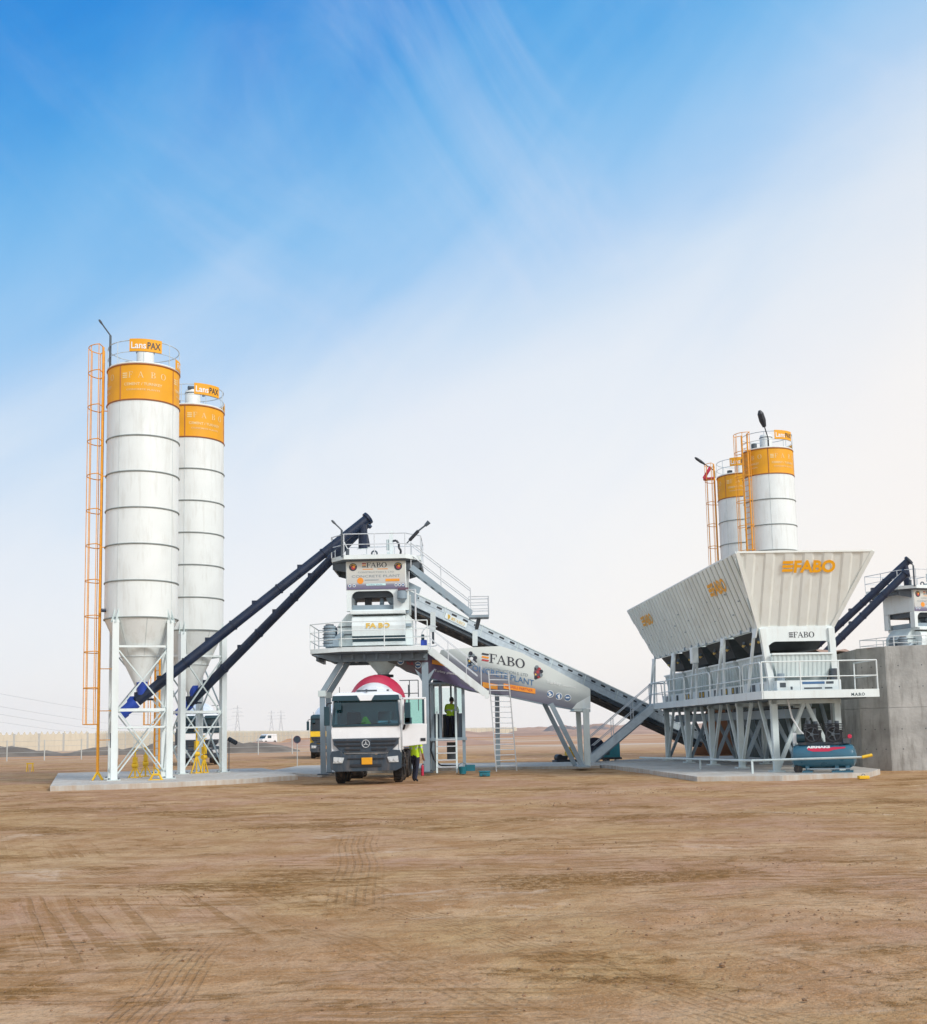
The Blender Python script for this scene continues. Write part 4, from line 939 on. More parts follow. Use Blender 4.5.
    sx = MB(); c = Q(406.5, 664.5, .02)
    text(sx, '%&', c, Vector((1, 0, -.1)), zd, .17, 'ink_r', 'LEFT', 0, None, .3); sx.build('lettering', root, world=True, smooth=0)
    # axle support: posts, struts
    g = .14
    for (a, b, Y, w) in (((586, 709), (587, 753), 48.0, .24), ((578, 709), (581, 757), 49.4, .2)):
        p, q = P(*a, Y), P(*b, Y); part('post', root, lambda mm: mm.beam(p, Vector((q.x, q.y, g)), w, w, 'steel', (0, 1, 0)), world=True)
    for (a, b, Y) in (((544, 703), (575, 757), 48.9), ((551, 703.5), (582, 757), 47.7)):
        p, q = P(*a, Y), P(*b, Y); part('strut', root, lambda mm: mm.beam(p, Vector((q.x, q.y, g)), .18, .18, 'steel_b', (0, 1, 0)), world=True)
    for (a, b, Y) in (((497, 693), (498, 760), 49.2),):
        p, q = P(*a, Y), P(*b, Y); part('post', root, lambda mm: (mm.beam(p, Vector((q.x, q.y, g)), .19, .19, 'steel_b', (0, 1, 0)), mm.box(p.x - .3, p.x + .3, p.y - .1, p.y + .1, p.z - .06, p.z + .25, 'steel_b')), world=True)
    part('foot_plate', root, lambda mm: mm.box(P(576, 758, 48).x, P(588, 758, 48).x, 47.3, 49.6, .125, .18, 'steel_b'), world=True)
make_chassis()

# stair from lower deck, ending above the ground
sa = P(430, 650, 46.0); sb = P(485.5, 693, 45.9)
st = thing('stair', 'light grey steel stair descending from the lower tower deck, ending beside the aluminium ladder', 'stairs', (sb.x, 46, 0))
for o in (0, .75):
    part('stringer', st, lambda m: (m.beam(sa + Vector((0, o, 0)), sb + Vector((0, o, 0)), .06, .27, 'steel_w'), m.box(sb.x - .02, sb.x + .14, 45.88 + o, 45.94 + o, sb.z - .2, sb.z + .1, 'steel_w')), world=True)
for k in range(1, 11):
    c = sa.lerp(sb, k / 11); part('tread', st, lambda m: m.box(c.x - .12, c.x + .12, c.y + .04, c.y + .71, c.z - .015, c.z + .015, 'galv'), world=True)
def srail(m):
    for o in (0, .75):
        for h in (.95, .5): m.tube(sa + Vector((0, o, h)), sb + Vector((-.3, o, h + .2)), .015, 'alu', 6)
        for k in (0, .33, .66, .93): c = sa.lerp(sb, k); m.tube(c + Vector((0, o, 0)), c + Vector((0, o, .97)), .015, 'alu', 6)
    m.ring(P(432, 636, 46.3), .42, .022, 'alu', 20, 60, 300, axis='y')
part('handrail', st, srail, world=True)
# aluminium ladder leaning on the panel
lf = [G(496.5, 771.5, .04), G(516.8, 770.5, .04)]; lt = [P(488.5, 671, 46.9), P(508, 671.5, 46.9)]
la = thing('ladder', 'tall aluminium ladder standing on the dirt and leaning against the printed side panel', 'ladder', (lf[0].x, lf[0].y, 0))
for a, b in zip(lf, lt): part('rail', la, lambda m: m.beam(a, b, .045, .08, 'alu', (0, 1, 0)), world=True)
for k in range(1, 19):
    t_ = k / 18.6; a = lf[0].lerp(lt[0], t_); b = lf[1].lerp(lt[1], t_)
    part('rung', la, lambda m: m.tube(a, b, .02, 'alu', 6), world=True)

# ================================================================= OPERATOR CABIN
def make_cabin():
    Y0, Y1 = 47.4, 49.2; x0 = P(430.5, 700, Y0).x; x1 = P(464, 700, Y0).x; zf = 1.45; zt = 3.62
    r = thing('operator_cabin', 'dark grey glazed operator cabin raised on posts right of the white mixer truck', 'cabin', (x0, Y0, 0))
    for x in (x0, x1 - .1):
        for y in (Y0, Y1 - .1): part('post', r, lambda m: m.box(x, x + .13, y, y + .13, .12, zt, 'steel_b'), world=True)
    part('floor', r, lambda m: m.box(x0 - .05, x1 + .08, Y0 - .08, Y1 + .05, zf - .12, zf, 'steel_b'), world=True)
    part('roof', r, lambda m: (m.box(x0 - .1, x1 + .14, Y0 - .12, Y1 + .1, zt, zt + .1, 'steel_b'), m.box(x0 + .1, x0 + .5, Y0, Y0 + .3, zt + .1, zt + .18, 'steel_d')), bevel=.03, world=True)
    xm = [x0 + .13, x0 + .30, x0 + .40, x1 - .42, x1 - .34, x1 - .1]
    for y in (Y0 + .02, Y1 - .08):
        for x in (x0 + .34, x1 - .4): part('mullion', r, lambda m: m.box(x, x + .1, y, y + .06, zf, zt, 'steel_b'), world=True)
        for (a, b) in ((x0 + .14, x0 + .33), (x1 - .29, x1 - .01)): part('lower_panel', r, lambda m: m.box(a, b, y + .01, y + .05, zf, zf + .98, 'cab_g'), world=True)
        for (a, b) in ((x0 + .14, x0 + .33), (x1 - .29, x1 - .01)): part('window', r, lambda m: m.box(a, b, y + .02, y + .03, zf + 1.0, zt - .08, 'glass_c'), world=True)
    part('window', r, lambda m: m.box(x0 + .45, x1 - .41, Y1 - .06, Y1 - .05, zf + 1.0, zt - .08, 'glass_c'), world=True)
    part('lower_panel', r, lambda m: m.box(x0 + .45, x1 - .41, Y1 - .07, Y1 - .03, zf, zf + .98, 'interior'), world=True)
    part('mullion', r, lambda m: m.box(x0 + .78, x0 + .86, Y1 - .1, Y1 - .04, zf + .98, zt, 'steel_b'), world=True)
    for x in (x0 + .02, x1 - .04): part('side_window', r, lambda m: (m.box(x, x + .02, Y0 + .14, Y1 - .12, zf + .95, zt - .05, 'glass_c'), m.box(x, x + .04, Y0 + .14, Y1 - .12, zf, zf + .93, 'cab_g')), world=True)
    part('console', r, lambda m: (m.box(x0 + .5, x1 - .3, Y1 - .7, Y1 - .15, zf, zf + .9, 'black'), m.box(x1 - .75, x1 - .4, Y1 - .5, Y1 - .42, zf + .95, zf + 1.25, 'black')), world=True)
    # boarding ladder with two slanted handrails
    fx = [(P(437, 770, 46).x, P(436.3, 700, 47).x), (P(457, 770, 46).x, P(455.5, 700, 47).x)]
    for a, b in fx: part('stringer', r, lambda m: m.beam((a, 46.1, .05), (b, 47.3, 2.5), .07, .1, 'steel', (0, 1, 0)), world=True)
    for k in range(5): part('step', r, lambda m: m.box(fx[0][0], fx[1][0], 46.15 + .13 * k, 46.32 + .13 * k, .28 + .27 * k, .32 + .27 * k, 'alu'), world=True)
    part('battery_box', r, lambda m: m.box(x0 + .62, x0 + 1.0, 48.2, 48.8, .5, 1.25, 'steel_d'), world=True)
    part('cable', r, lambda m: m.path([P(432, 742, 47.2), P(431, 750, 47.1), P(434, 760, 47.0), P(441, 765.5, 47), P(458, 765.8, 47)], .035, 'black', 6), world=True)
make_cabin()

# ================================================================= AGGREGATE BIN
def corrug(mb, a, b, c, d, n, depth, m, nrm):
    """corrugated sheet between bottom edge a->b and top edge d->c with n ribs; ribs perpendicular to the edges"""
    a, b, c, d = map(Vector, (a, b, c, d)); ax = (b - a).normalized(); N_ = Vector(nrm).normalized()
    L0 = min(0, (d - a).dot(ax)); L1 = max((b - a).length, (c - a).dot(ax)); 
    upv = (d - a) - ax * (d - a).dot(ax); hh = upv.length; u = upv / hh
    sl = (d - a).dot(ax); sr = (c - a).dot(ax) - (b - a).length; Lb = (b - a).length
    def rng(s):   # v range at station s
        v0 = 0
        if s < 0: v0 = s / sl * hh if sl < 0 else 0
        if s > Lb: v0 = (s - Lb) / sr * hh if sr > 0 else 0
        return min(v0, hh)
    st = []; p = (L1 - L0) / n
    for k in range(n):
        for f, h in ((0, 0), (.38, 0), (.5, 1), (.88, 1)): st.append((L0 + (k + f) * p, h))
    st.append((L1, 0)); 
    for s in (0, Lb): 
        if L0 < s < L1: st.append((s, None))
    st.sort(key=lambda q: q[0])
    for i, (s, h) in enumerate(st):
        if h is None: st[i] = (s, st[i - 1][1] if i else 0)
    for (s0, h0), (s1, h1) in zip(st, st[1:]):
        if s1 - s0 < 1e-5: continue
        o0 = N_ * depth * h0; o1 = N_ * depth * h1
        mb.poly([a + ax * s0 + u * rng(s0) + o0, a + ax * s1 + u * rng(s1) + o1, a + ax * s1 + u * hh + o1, a + ax * s0 + u * hh + o0], m)
def make_bins():
    loc = (P(777, 771, 38.3).x, 38.3, 0); rz = math.atan2(.055, 1)
    r = thing('aggregate_bin', 'long cream corrugated aggregate bin on white steel legs at the right of the yard', 'aggregate bin', loc, rz)
    zb, zt = 4.92, 7.32; xl, xr, xtl, xtr = -.36, 2.15, -1.27, 3.28; y0, y1, yt0, yt1 = .05, 15.6, -.95, 17.3
    part('left_side_panel', r, lambda m: corrug(m, (xl, y1, zb), (xl, y0, zb), (xtl, yt0, zt), (xtl, yt1, zt), 34, .10, 'bin_left', (-.9, 0, -.35)), smooth=0)
    part('front_panel', r, lambda m: corrug(m, (xl, y0, zb), (xr, y0, zb), (xtr, yt0, zt), (xtl, yt0, zt), 7, .035, 'bin', (0, -1, -.4)), smooth=0)
    part('right_side_panel', r, lambda m: corrug(m, (xr, y0, zb), (xr, y1, zb), (xtr, yt1, zt), (xtr, yt0, zt), 34, .06, 'bin_left', (.9, 0, -.35)), smooth=0)
    part('back_panel', r, lambda m: corrug(m, (xr, y1, zb), (xl, y1, zb), (xtl, yt1, zt), (xtr, yt1, zt), 7, .05, 'bin', (0, 1, -.4)), smooth=0)
    for (a, b) in (((xtl, yt0), (xtr, yt0)), ((xtr, yt0), (xtr, yt1)), ((xtr, yt1), (xtl, yt1)), ((xtl, yt1), (xtl, yt0))): part('rim', r, lambda m: m.beam((*a, zt), (*b, zt), .10, .06, 'bin'))
    for (a, b) in (((xl, y0), (xr, y0)), ((xl, y1), (xl, y0)), ((xr, y0), (xr, y1))): part('lower_rail', r, lambda m: m.beam((*a, zb - .02), (*b, zb - .02), .12, .09, 'steel_w'))
    for (xa, ya, xb, yb_) in ((xl, y0, xtl, yt0), (xr, y0, xtr, yt0), (xl, y1, xtl, yt1), (xr, y1, xtr, yt1)): part('corner_angle', r, lambda m: m.beam((xa, ya, zb), (xb, yb_, zt), .13, .13, 'bin', (0, 1, 0)))
    ys = [0, 3.9, 7.8, 11.7, 15.6]
    for i, y in enumerate(ys[1:-1]): part('divider', r, lambda m: m.prism([(xl, y, zb), (xr, y, zb), (xtr - .1, y, zt - .2), (xtl + .1, y, zt - .2)], (0, .05, 0), 'bin_left'))
    rb = MB(); nrm_ = Vector((-.9, 0, -.35)).normalized() * .012  # dark strips painting the shadow and dirt line at each rib
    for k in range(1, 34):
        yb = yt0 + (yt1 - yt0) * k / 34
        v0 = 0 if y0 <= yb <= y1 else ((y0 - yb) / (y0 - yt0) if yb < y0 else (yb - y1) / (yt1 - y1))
        rb.beam(Vector((xl + (xtl - xl) * v0, yb, zb + (zt - zb) * v0)) + nrm_, Vector((xtl, yb, zt)) + nrm_, .05, .03, 'rib_shade_strip', (0, 1, 0))
    rbo = rb.build('rib_shade_strip', r, smooth=0); rbo['kind'] = 'stuff'
    dots = MB()
    for k in range(14):
        s = .6 + k * 1.15
        for v in (.25, .55) if k % 2 else (.4,):
            dots.tube((xl - .07 - .91 * v, s, zb + 2.4 * v), (xl - .13 - .91 * v, s, zb + 2.4 * v), .022, 'steel_b', 6)
        dots.box(xl - .12, xl - .05, s, s + .05, zb - .08, zb + .06, 'steel_b')
    dots.build('bolt', r, smooth=0)['kind'] = 'stuff'
    # orange logos
    Nf = Vector((0, -1, -.4)).normalized() * .07
    ud = Vector((0, yt0 - y0, zt - zb)).normalized()
    def front(x, v): return Vector((x, y0, zb)) + ud * v + Nf
    lg = MB(); fabo_bold(lg, front(.26, 1.92), (1, 0, 0), ud, .40, 'orange_logo', 1.78)
    for (x, w) in ((.36, .3), ): pass
    lg.build('logo', r, smooth=0)
    us = Vector((xtl - xl, 0, zt - zb)).normalized(); Ns = Vector((-.9, 0, -.35)).normalized() * .112
    for (yy, w) in ((3.3, 2.1), (15.1, 2.1), (.45, .0)):
        if w: lg = MB(); fabo_bold(lg, Vector((xl, yy, zb)) + us * 1.55 + Ns, (0, -1, 0), us, .48, 'orange_logo', w); lg.build('logo', r, smooth=0)
    # front frame plate with arch and lettering
    fp = MB(); za, zc = 4.40, 4.88
    fp.box(xl + .02, xr + .03, -.02, .04, zc - .44, zc, 'steel_w')
    pts = [(-.2 + .45 - .45 * math.cos(R(a)), 3.95 + .5 * math.sin(R(a))) for a in range(0, 91, 15)]
    n = len(pts)
    for i in range(n - 1):
        a, b = pts[i], pts[i + 1]
        for sg in (0, 1):
            xa, xb = (a[0], b[0]) if not sg else (2.0 + .02 - (a[0] + .0), 2.02 - b[0])
            fp.prism([(xa, -.02, a[1]), (xb, -.02, b[1]), (xb, -.02, 4.445), (xa, -.02, 4.445)], (0, .06, 0), 'steel_w')
    fr = fp.build('front_frame', r)
    t = MB(); fabo(t, (.62, -.028, 4.56), (1, 0, 0), (0, 0, 1), .19, 'ink', None, .92); t.build('lettering', fr, smooth=0)
    # legs, struts above and below the deck
    for y in ys:
        for x in (0, 2.12):
            part('leg', r, lambda m: (m.box(x - .10, x + .10, y - .10, y + .10, .14, 2.5, 'steel'), m.box(x - .22, x + .22, y - .22, y + .22, .13, .19, 'steel'), (m.beam((x, y, 2.7), (xl + .1 if x == 0 else xr - .08, y, zb - .05), .2, .2, 'steel_w', (0, 1, 0)) if (x > 0 or y == 0) else None)))
            for s in (-1, 1):
                if (y == 0 and s < 0) or (y == 15.6 and s > 0): continue
                part('diagonal_strut', r, lambda m: m.beam((x, y + s * .08, .3), (x, y + s * 1.5, 2.5), .10, .10, 'steel' if x == 0 else 'steel_b'))
        part('cross_beam', r, lambda m: m.box(-.13, 2.25, y - .1, y + .1, 2.36, 2.5, 'steel'))
        for s in (-1, 1): part('diagonal_strut', r, lambda m: m.beam((1.06 - s * .05, y, 2.36), (1.06 - s * .98, y, .3), .12, .12, 'steel' if y == 0 else 'steel_b'))
    for y in ys:   # splayed struts between deck and hopper, left side
        for s in (-1, 1):
            if (y == 0 and s < 0): continue
            part('hopper_strut', r, lambda m: m.beam((xl - .12, y + s * .12, zb - .06), (xl - .22, y + (s * .85 if s > 0 else -.10), 2.72), .085, .085, 'steel_w'))
        part('hopper_plate', r, lambda m: m.prism([(xl - .16, y - .3, zb - .05), (xl - .16, y + .3, zb - .05), (xl - .18, y + .14, zb - .35), (xl - .18, y - .14, zb - .35)], (.04, 0, 0), 'steel_w'))
    part('junction_box', r, lambda m: m.box(xl - .45, xl - .2, 7.2, 7.6, zb - .75, zb - .12, 'steel_w'), bevel=.02)
    # gates, weigh hoppers, cylinders in each bay
    for i in range(4):
        ya, yb = ys[i] + .35, ys[i + 1] - .35
        g = MB(); g.hexa([(.2, ya + .5, 4.2), (1.9, ya + .5, 4.2), (1.9, yb - .5, 4.2), (.2, yb - .5, 4.2)], [(xl + .15, ya, zb - .05), (xr - .1, ya, zb - .05), (xr - .1, yb, zb - .05), (xl + .15, yb, zb - .05)], 'grate')
        for k in range(3): g.tube((-.1, ya + .5 + k * .9, 4.6), (.5, ya + .9 + k * .9, 4.25), .07, 'steel_d', 8); g.tube((-.05, ya + .5 + k * .9, 4.55), (-.05, ya + .75 + k * .9, 4.5), .05, 'gold', 6)
        g.build('gate', r)
        h = MB(); h.hexa([(.15, ya - .05, 3.05), (1.95, ya - .05, 3.05), (1.95, yb + .05, 3.05), (.15, yb + .05, 3.05)], [(-.05, ya - .12, 4.02), (2.1, ya - .12, 4.02), (2.1, yb + .12, 4.02), (-.05, yb + .12, 4.02)], 'steel')
        h.box(-.09, 2.14, ya - .16, yb + .16, 4.0, 4.06, 'steel_w')
        for k in range(9): h.box(-.04, .1, ya + .1 + k * .34, ya + .16 + k * .34, 3.1, 3.98, 'steel')
        wh = h.build('weigh_hopper', r)
    # front weigh hopper sheet with fine ribs
    part('front_hopper_sheet', r, lambda m: (corrug(m, (.12, -.10, 3.25), (1.85, -.10, 3.25), (2.0, -.25, 4.0), (-.05, -.25, 4.0), 14, .02, 'steel', (0, -1, 0)), m.box(-.05, 2.0, -.3, -.2, 3.98, 4.04, 'steel_w')), smooth=0)
    wc = MB(); wc.box(0, 2.15, -.45, -.12, 2.76, 3.12, 'steel_w')
    wc.box(.85, 1.6, -.46, -.448, 2.99, 3.07, 'ink_b'); wc.box(1.65, 1.9, -.46, -.448, 2.99, 3.07, 'cab_g'); wc.box(.9, 1.5, -.46, -.448, 2.83, 2.88, 'steel_d'); wc.box(1.6, 1.85, -.46, -.448, 2.83, 2.88, 'steel_d')
    wc.box(.1, .3, -.46, -.44, 2.9, 3.05, 'steel_d'); wc.box(.45, .52, -.46, -.44, 2.82, 2.92, 'steel_d'); wc.tube((.2, -.3, 3.12), (.2, -.3, 3.36), .12, 'steel_b', 10); wc.box(1.9, 2.1, -.3, -.1, 3.12, 3.5, 'cab_g')
    wc.build('weigh_belt_cover', r, bevel=.03)
    cf = MB(); cf.box(-.18, -.10, .1, 15.4, 2.76, 3.12, 'steel_w')
    cfo = cf.build('belt_frame', r)
    k = 0; y = .4
    rr = random.Random(5); cell = MB()
    while y < 15:
        if rr.random() < .75:
            w = .34; cell.box(-.192, -.181, y, y + w, 2.83, 3.06, rr.choice(['steel_d', 'cab_teal', 'steel_d', 'grate'])); 
            if rr.random() < .35: cell.box(-.20, -.193, y + .08, y + .2, 2.86, 3.03, 'bollard_y')
        y += rr.choice([.5, .5, .9])
    cell.build('frame_opening', cfo, smooth=0)['kind'] = 'stuff'
    # deck with kick plate and railings
    dk = MB(); z0, z1 = 2.52, 2.72
    dk.box(-.62, -.30, -.85, 16.4, z1 - .05, z1 - .01, 'steel_b'); dk.box(-.30, 3.2, -.85, -.15, z1 - .05, z1 - .01, 'steel_b')
    dk.box(-.66, -.60, -.9, 16.4, z0, z1 + .06, 'steel_w'); dk.box(-.60, 3.22, -.92, -.86, z0, z1 + .06, 'steel_w'); dk.box(3.16, 3.22, -.86, 1.0, z0, z1 + .06, 'steel_w'); dk.box(2.3, 3.16, -.15, 1.0, z1 - .05, z1 - .01, 'steel_b')
    for y in [q * 1.3 for q in range(13)]: dk.box(-.6, -.14, y, y + .08, z0 + .02, z1 - .05, 'steel')
    d_ = dk.build('walkway', r)
    t = MB(); text(t, 'M.A.B.O', (2.28, -.925, 2.57), (1, 0, 0), (0, 0, 1), .13, 'cab_teal', 'LEFT', .003); t.build('lettering', d_, smooth=0)
    # single hoops on the long side, straight rail on the front
    yy = -.85
    for i, (a, b) in enumerate(((-.8, 1.2), (1.5, 5.4), (5.5, 9.4), (9.5, 13.0), (13.1, 16.3))):
        def hoop(m):
            x = -.63; m.path([(x, a, z1), (x, a, z1 + .9), (x, a + .12, z1 + 1.0), (x, b - .12, z1 + 1.0), (x, b, z1 + .9), (x, b, z1)], .024, 'steel_w', 6); m.tube((x, a, z1 + .5), (x, b, z1 + .5), .02, 'steel_w', 6)
            k = round((b - a) / 1.9)
            for j in range(1, k): c = a + (b - a) * j / k; m.tube((x, c, z1), (x, c, z1 + 1.0), .022, 'steel_w', 6)
        part('guard_rail', r, hoop)
    part('guard_rail', r, lambda m: rails(m, [(-.63, -.89, z1), (3.19, -.89, z1), (3.19, 1.0, z1)], 'steel_w', 1.0, .024, 1.4, (.5,)))
    part('air_hose', r, lambda m: m.path([(.45, -.1, 2.5), (.55, -.15, 1.9), (.75, -.2, 1.5), (1.0, -.4, 1.15), (1.2, -.6, 1.0)], .03, 'print_w', 6))
    part('added_shade_plate', r, lambda m: m.box(-.25, 3.1, -.1, 15.9, 2.50, 2.54, 'steel_s'))  # dark plate added to shade the bright gap below the deck
    # collecting belt slung under the bins
    part('collecting_belt', r, lambda m: (m.box(.55, 1.6, .5, 16.2, 1.9, 2.2, 'steel_b'), m.box(.6, 1.55, .4, 16.3, 2.2, 2.23, 'rubber')))
    return r
bins = make_bins()
# stair from the ground to the bin's deck
ga = Vector((G(584, 761, .15).x, 53.6, .15)); gb = Vector((P(653, 702.5, 53.8).x, 53.6, 2.62))
r = thing('stair', 'blue grey stair rising from the slab to the left end of the bin walkway', 'stairs', (ga.x, ga.y, 0))
for o in (0, .8): part('stringer', r, lambda m: m.beam(ga + Vector((0, o, 0)), gb + Vector((0, o, 0)), .07, .34, 'steel_b' if o else 'galv'), world=True)
for k in range(1, 12): c = ga.lerp(gb, k / 12); part('tread', r, lambda m: m.box(c.x - .13, c.x + .13, c.y + .04, c.y + .76, c.z - .015, c.z + .015, 'galv'), world=True)
def hr(m):
    for o in (0, .8):
        a = ga + Vector((.25, o, .25)); b = gb + Vector((0, o, .1))
        m.path([a + Vector((-.1, 0, -.1)), a + Vector((-.2, 0, .8)), a + Vector((0, 0, 1.0)), b + Vector((0, 0, 1.0)), b + Vector((.5, 0, 1.0)), b + Vector((.6, 0, 0))], .022, 'alu', 6)
        m.tube(a + Vector((0, 0, .5)), b + Vector((0, 0, .5)), .018, 'alu', 6)
        for q in (.33, .66): c = a.lerp(b, q); m.tube(c, c + Vector((0, 0, 1)), .02, 'alu', 6)
part('handrail', r, hr, world=True)
part('prop', r, lambda m: m.beam((ga.x + .5, 55.2, .15), (gb.x - .4, 54.6, 2.0), .12, .14, 'steel_b'), world=True)
part('landing', r, lambda m: (m.box(gb.x - .05, gb.x + 1.2, 53.55, 54.5, gb.z + .0, gb.z + .12, 'galv'), rails(m, [(gb.x, 54.5, gb.z + .1), (gb.x + 1.2, 54.5, gb.z + .1)], 'alu', 1.0, .02, 1.2)), world=True)

# ================================================================= RETAINING WALL AND RAMP
def wall():
    c = G(893, 770.5, 0); zt = P(893, 646, c.y).z
    pts = [(14.3, 62), (c.x - .75, c.y + .9), (c.x, c.y), (c.x + 14, c.y - 2.6), (c.x + 14, c.y - 2.1), (c.x + .2, c.y + .45), (14.75, 62)]
    r = thing('retaining_wall', 'high bare grey concrete retaining wall at the right edge behind the compressor', 'wall', (c.x, c.y, 0))
    def panel(name, a, b, th, z, mw='concrete'):
        a = Vector((*a, 0)); b = Vector((*b, 0)); d = (b - a); L_ = d.length; d.normalize(); n = Vector((-d.y, d.x, 0))
        if n.y < 0 and abs(d.x) > .3: n = -n
        if abs(d.x) <= .3: n = Vector((abs(d.y), 0, 0)).normalized()
        m = MB(); k = max(1, round(L_ / 2.4))
        for i in range(k):
            for j, (za, zb_) in enumerate(((-.1, z * .5), (z * .5, z))):
                if j == 1: za += 0
                s0, s1 = L_ * i / k + (.012 if i else 0), L_ * (i + 1) / k
                p = [a + d * s0 + n * (.0), a + d * s1, a + d * s1 + n * th, a + d * s0 + n * th]
                zz0 = za + (.014 if j else 0)
                m.hexa([q + Vector((0, 0, zz0)) for q in p], [q + Vector((0, 0, zb_)) for q in p], mw)
        m.hexa([q + Vector((0, 0, -.1)) for q in (a + n * .02, b + n * .02, b + n * (th - .02), a + n * (th - .02))], [q + Vector((0, 0, z - .03)) for q in (a + n * .02, b + n * .02, b + n * (th - .02), a + n * (th - .02))], mw)
        for i in range(k * 3):
            for zz in (z * .17, z * .33, z * .67, z * .84):
                q = a + d * (L_ * (i + .5) / (k * 3)) + Vector((0, 0, zz)); m.tube(q - n * .004, q + n * .01, .025, 'steel_d', 6)
        m.build(name, r, world=True, smooth=0, bevel=.01)
    panel('painted_shade_wall', (14.3, 62), (14.55, 46.2), .4, zt - .02, 'wall_dark'); panel('side_wall', (14.55, 46.19), (c.x - .7, c.y + 1.0), .4, zt - .02)  # far stretch is the same concrete, its shade painted into the colour
    panel('corner_panel', (c.x - .7, c.y + 1.0), (c.x - .02, c.y), .4, zt - .01)
    panel('front_wall', (c.x, c.y), (c.x + 14, c.y - 2.6), .4, zt)
    # earth ramp behind the wall
    mb = MB(); nx, ny = 26, 30; vs = []; fs = []
    for j in range(ny + 1):
        for i in range(nx + 1):
            u, v = i / nx, j / ny
            x = (c.x - .45) + (16) * u - 1.0 * v * (1 - u); y = c.y + .42 + 21 * v - 2.2 * u * (1 - v)
            z = zt - .12 + .25 * noise.noise(Vector((x * .6, y * .5, 1))) - max(0, u - .6) * 2
            if v < .04: z = zt - .1
            z += .55 * max(0, 1 - abs(v - .35) * 3.2) * max(0, 1 - u * 3) + .18 * noise.noise(Vector((x * 2, y * 2, 4)))
            vs.append((x, y, z))
    n0 = len(vs)
    for j in range(ny): 
        for i in range(nx): a = j * (nx + 1) + i; fs.append((a, a + 1, a + nx + 2, a + nx + 1))
    mb.faces(vs, fs, 'spoil_red')
    # skirt down to the ground behind and at the right
    back = [vs[ny * (nx + 1) + i] for i in range(nx + 1)]
    for p, q in zip(back, back[1:]): mb.poly([p, q, (q[0], q[1] + 7, -.2), (p[0], p[1] + 7, -.2)], 'spoil_red')
    structure(mb.build('earth_ramp', smooth=60))
    return c, zt
WC, WZ = wall()
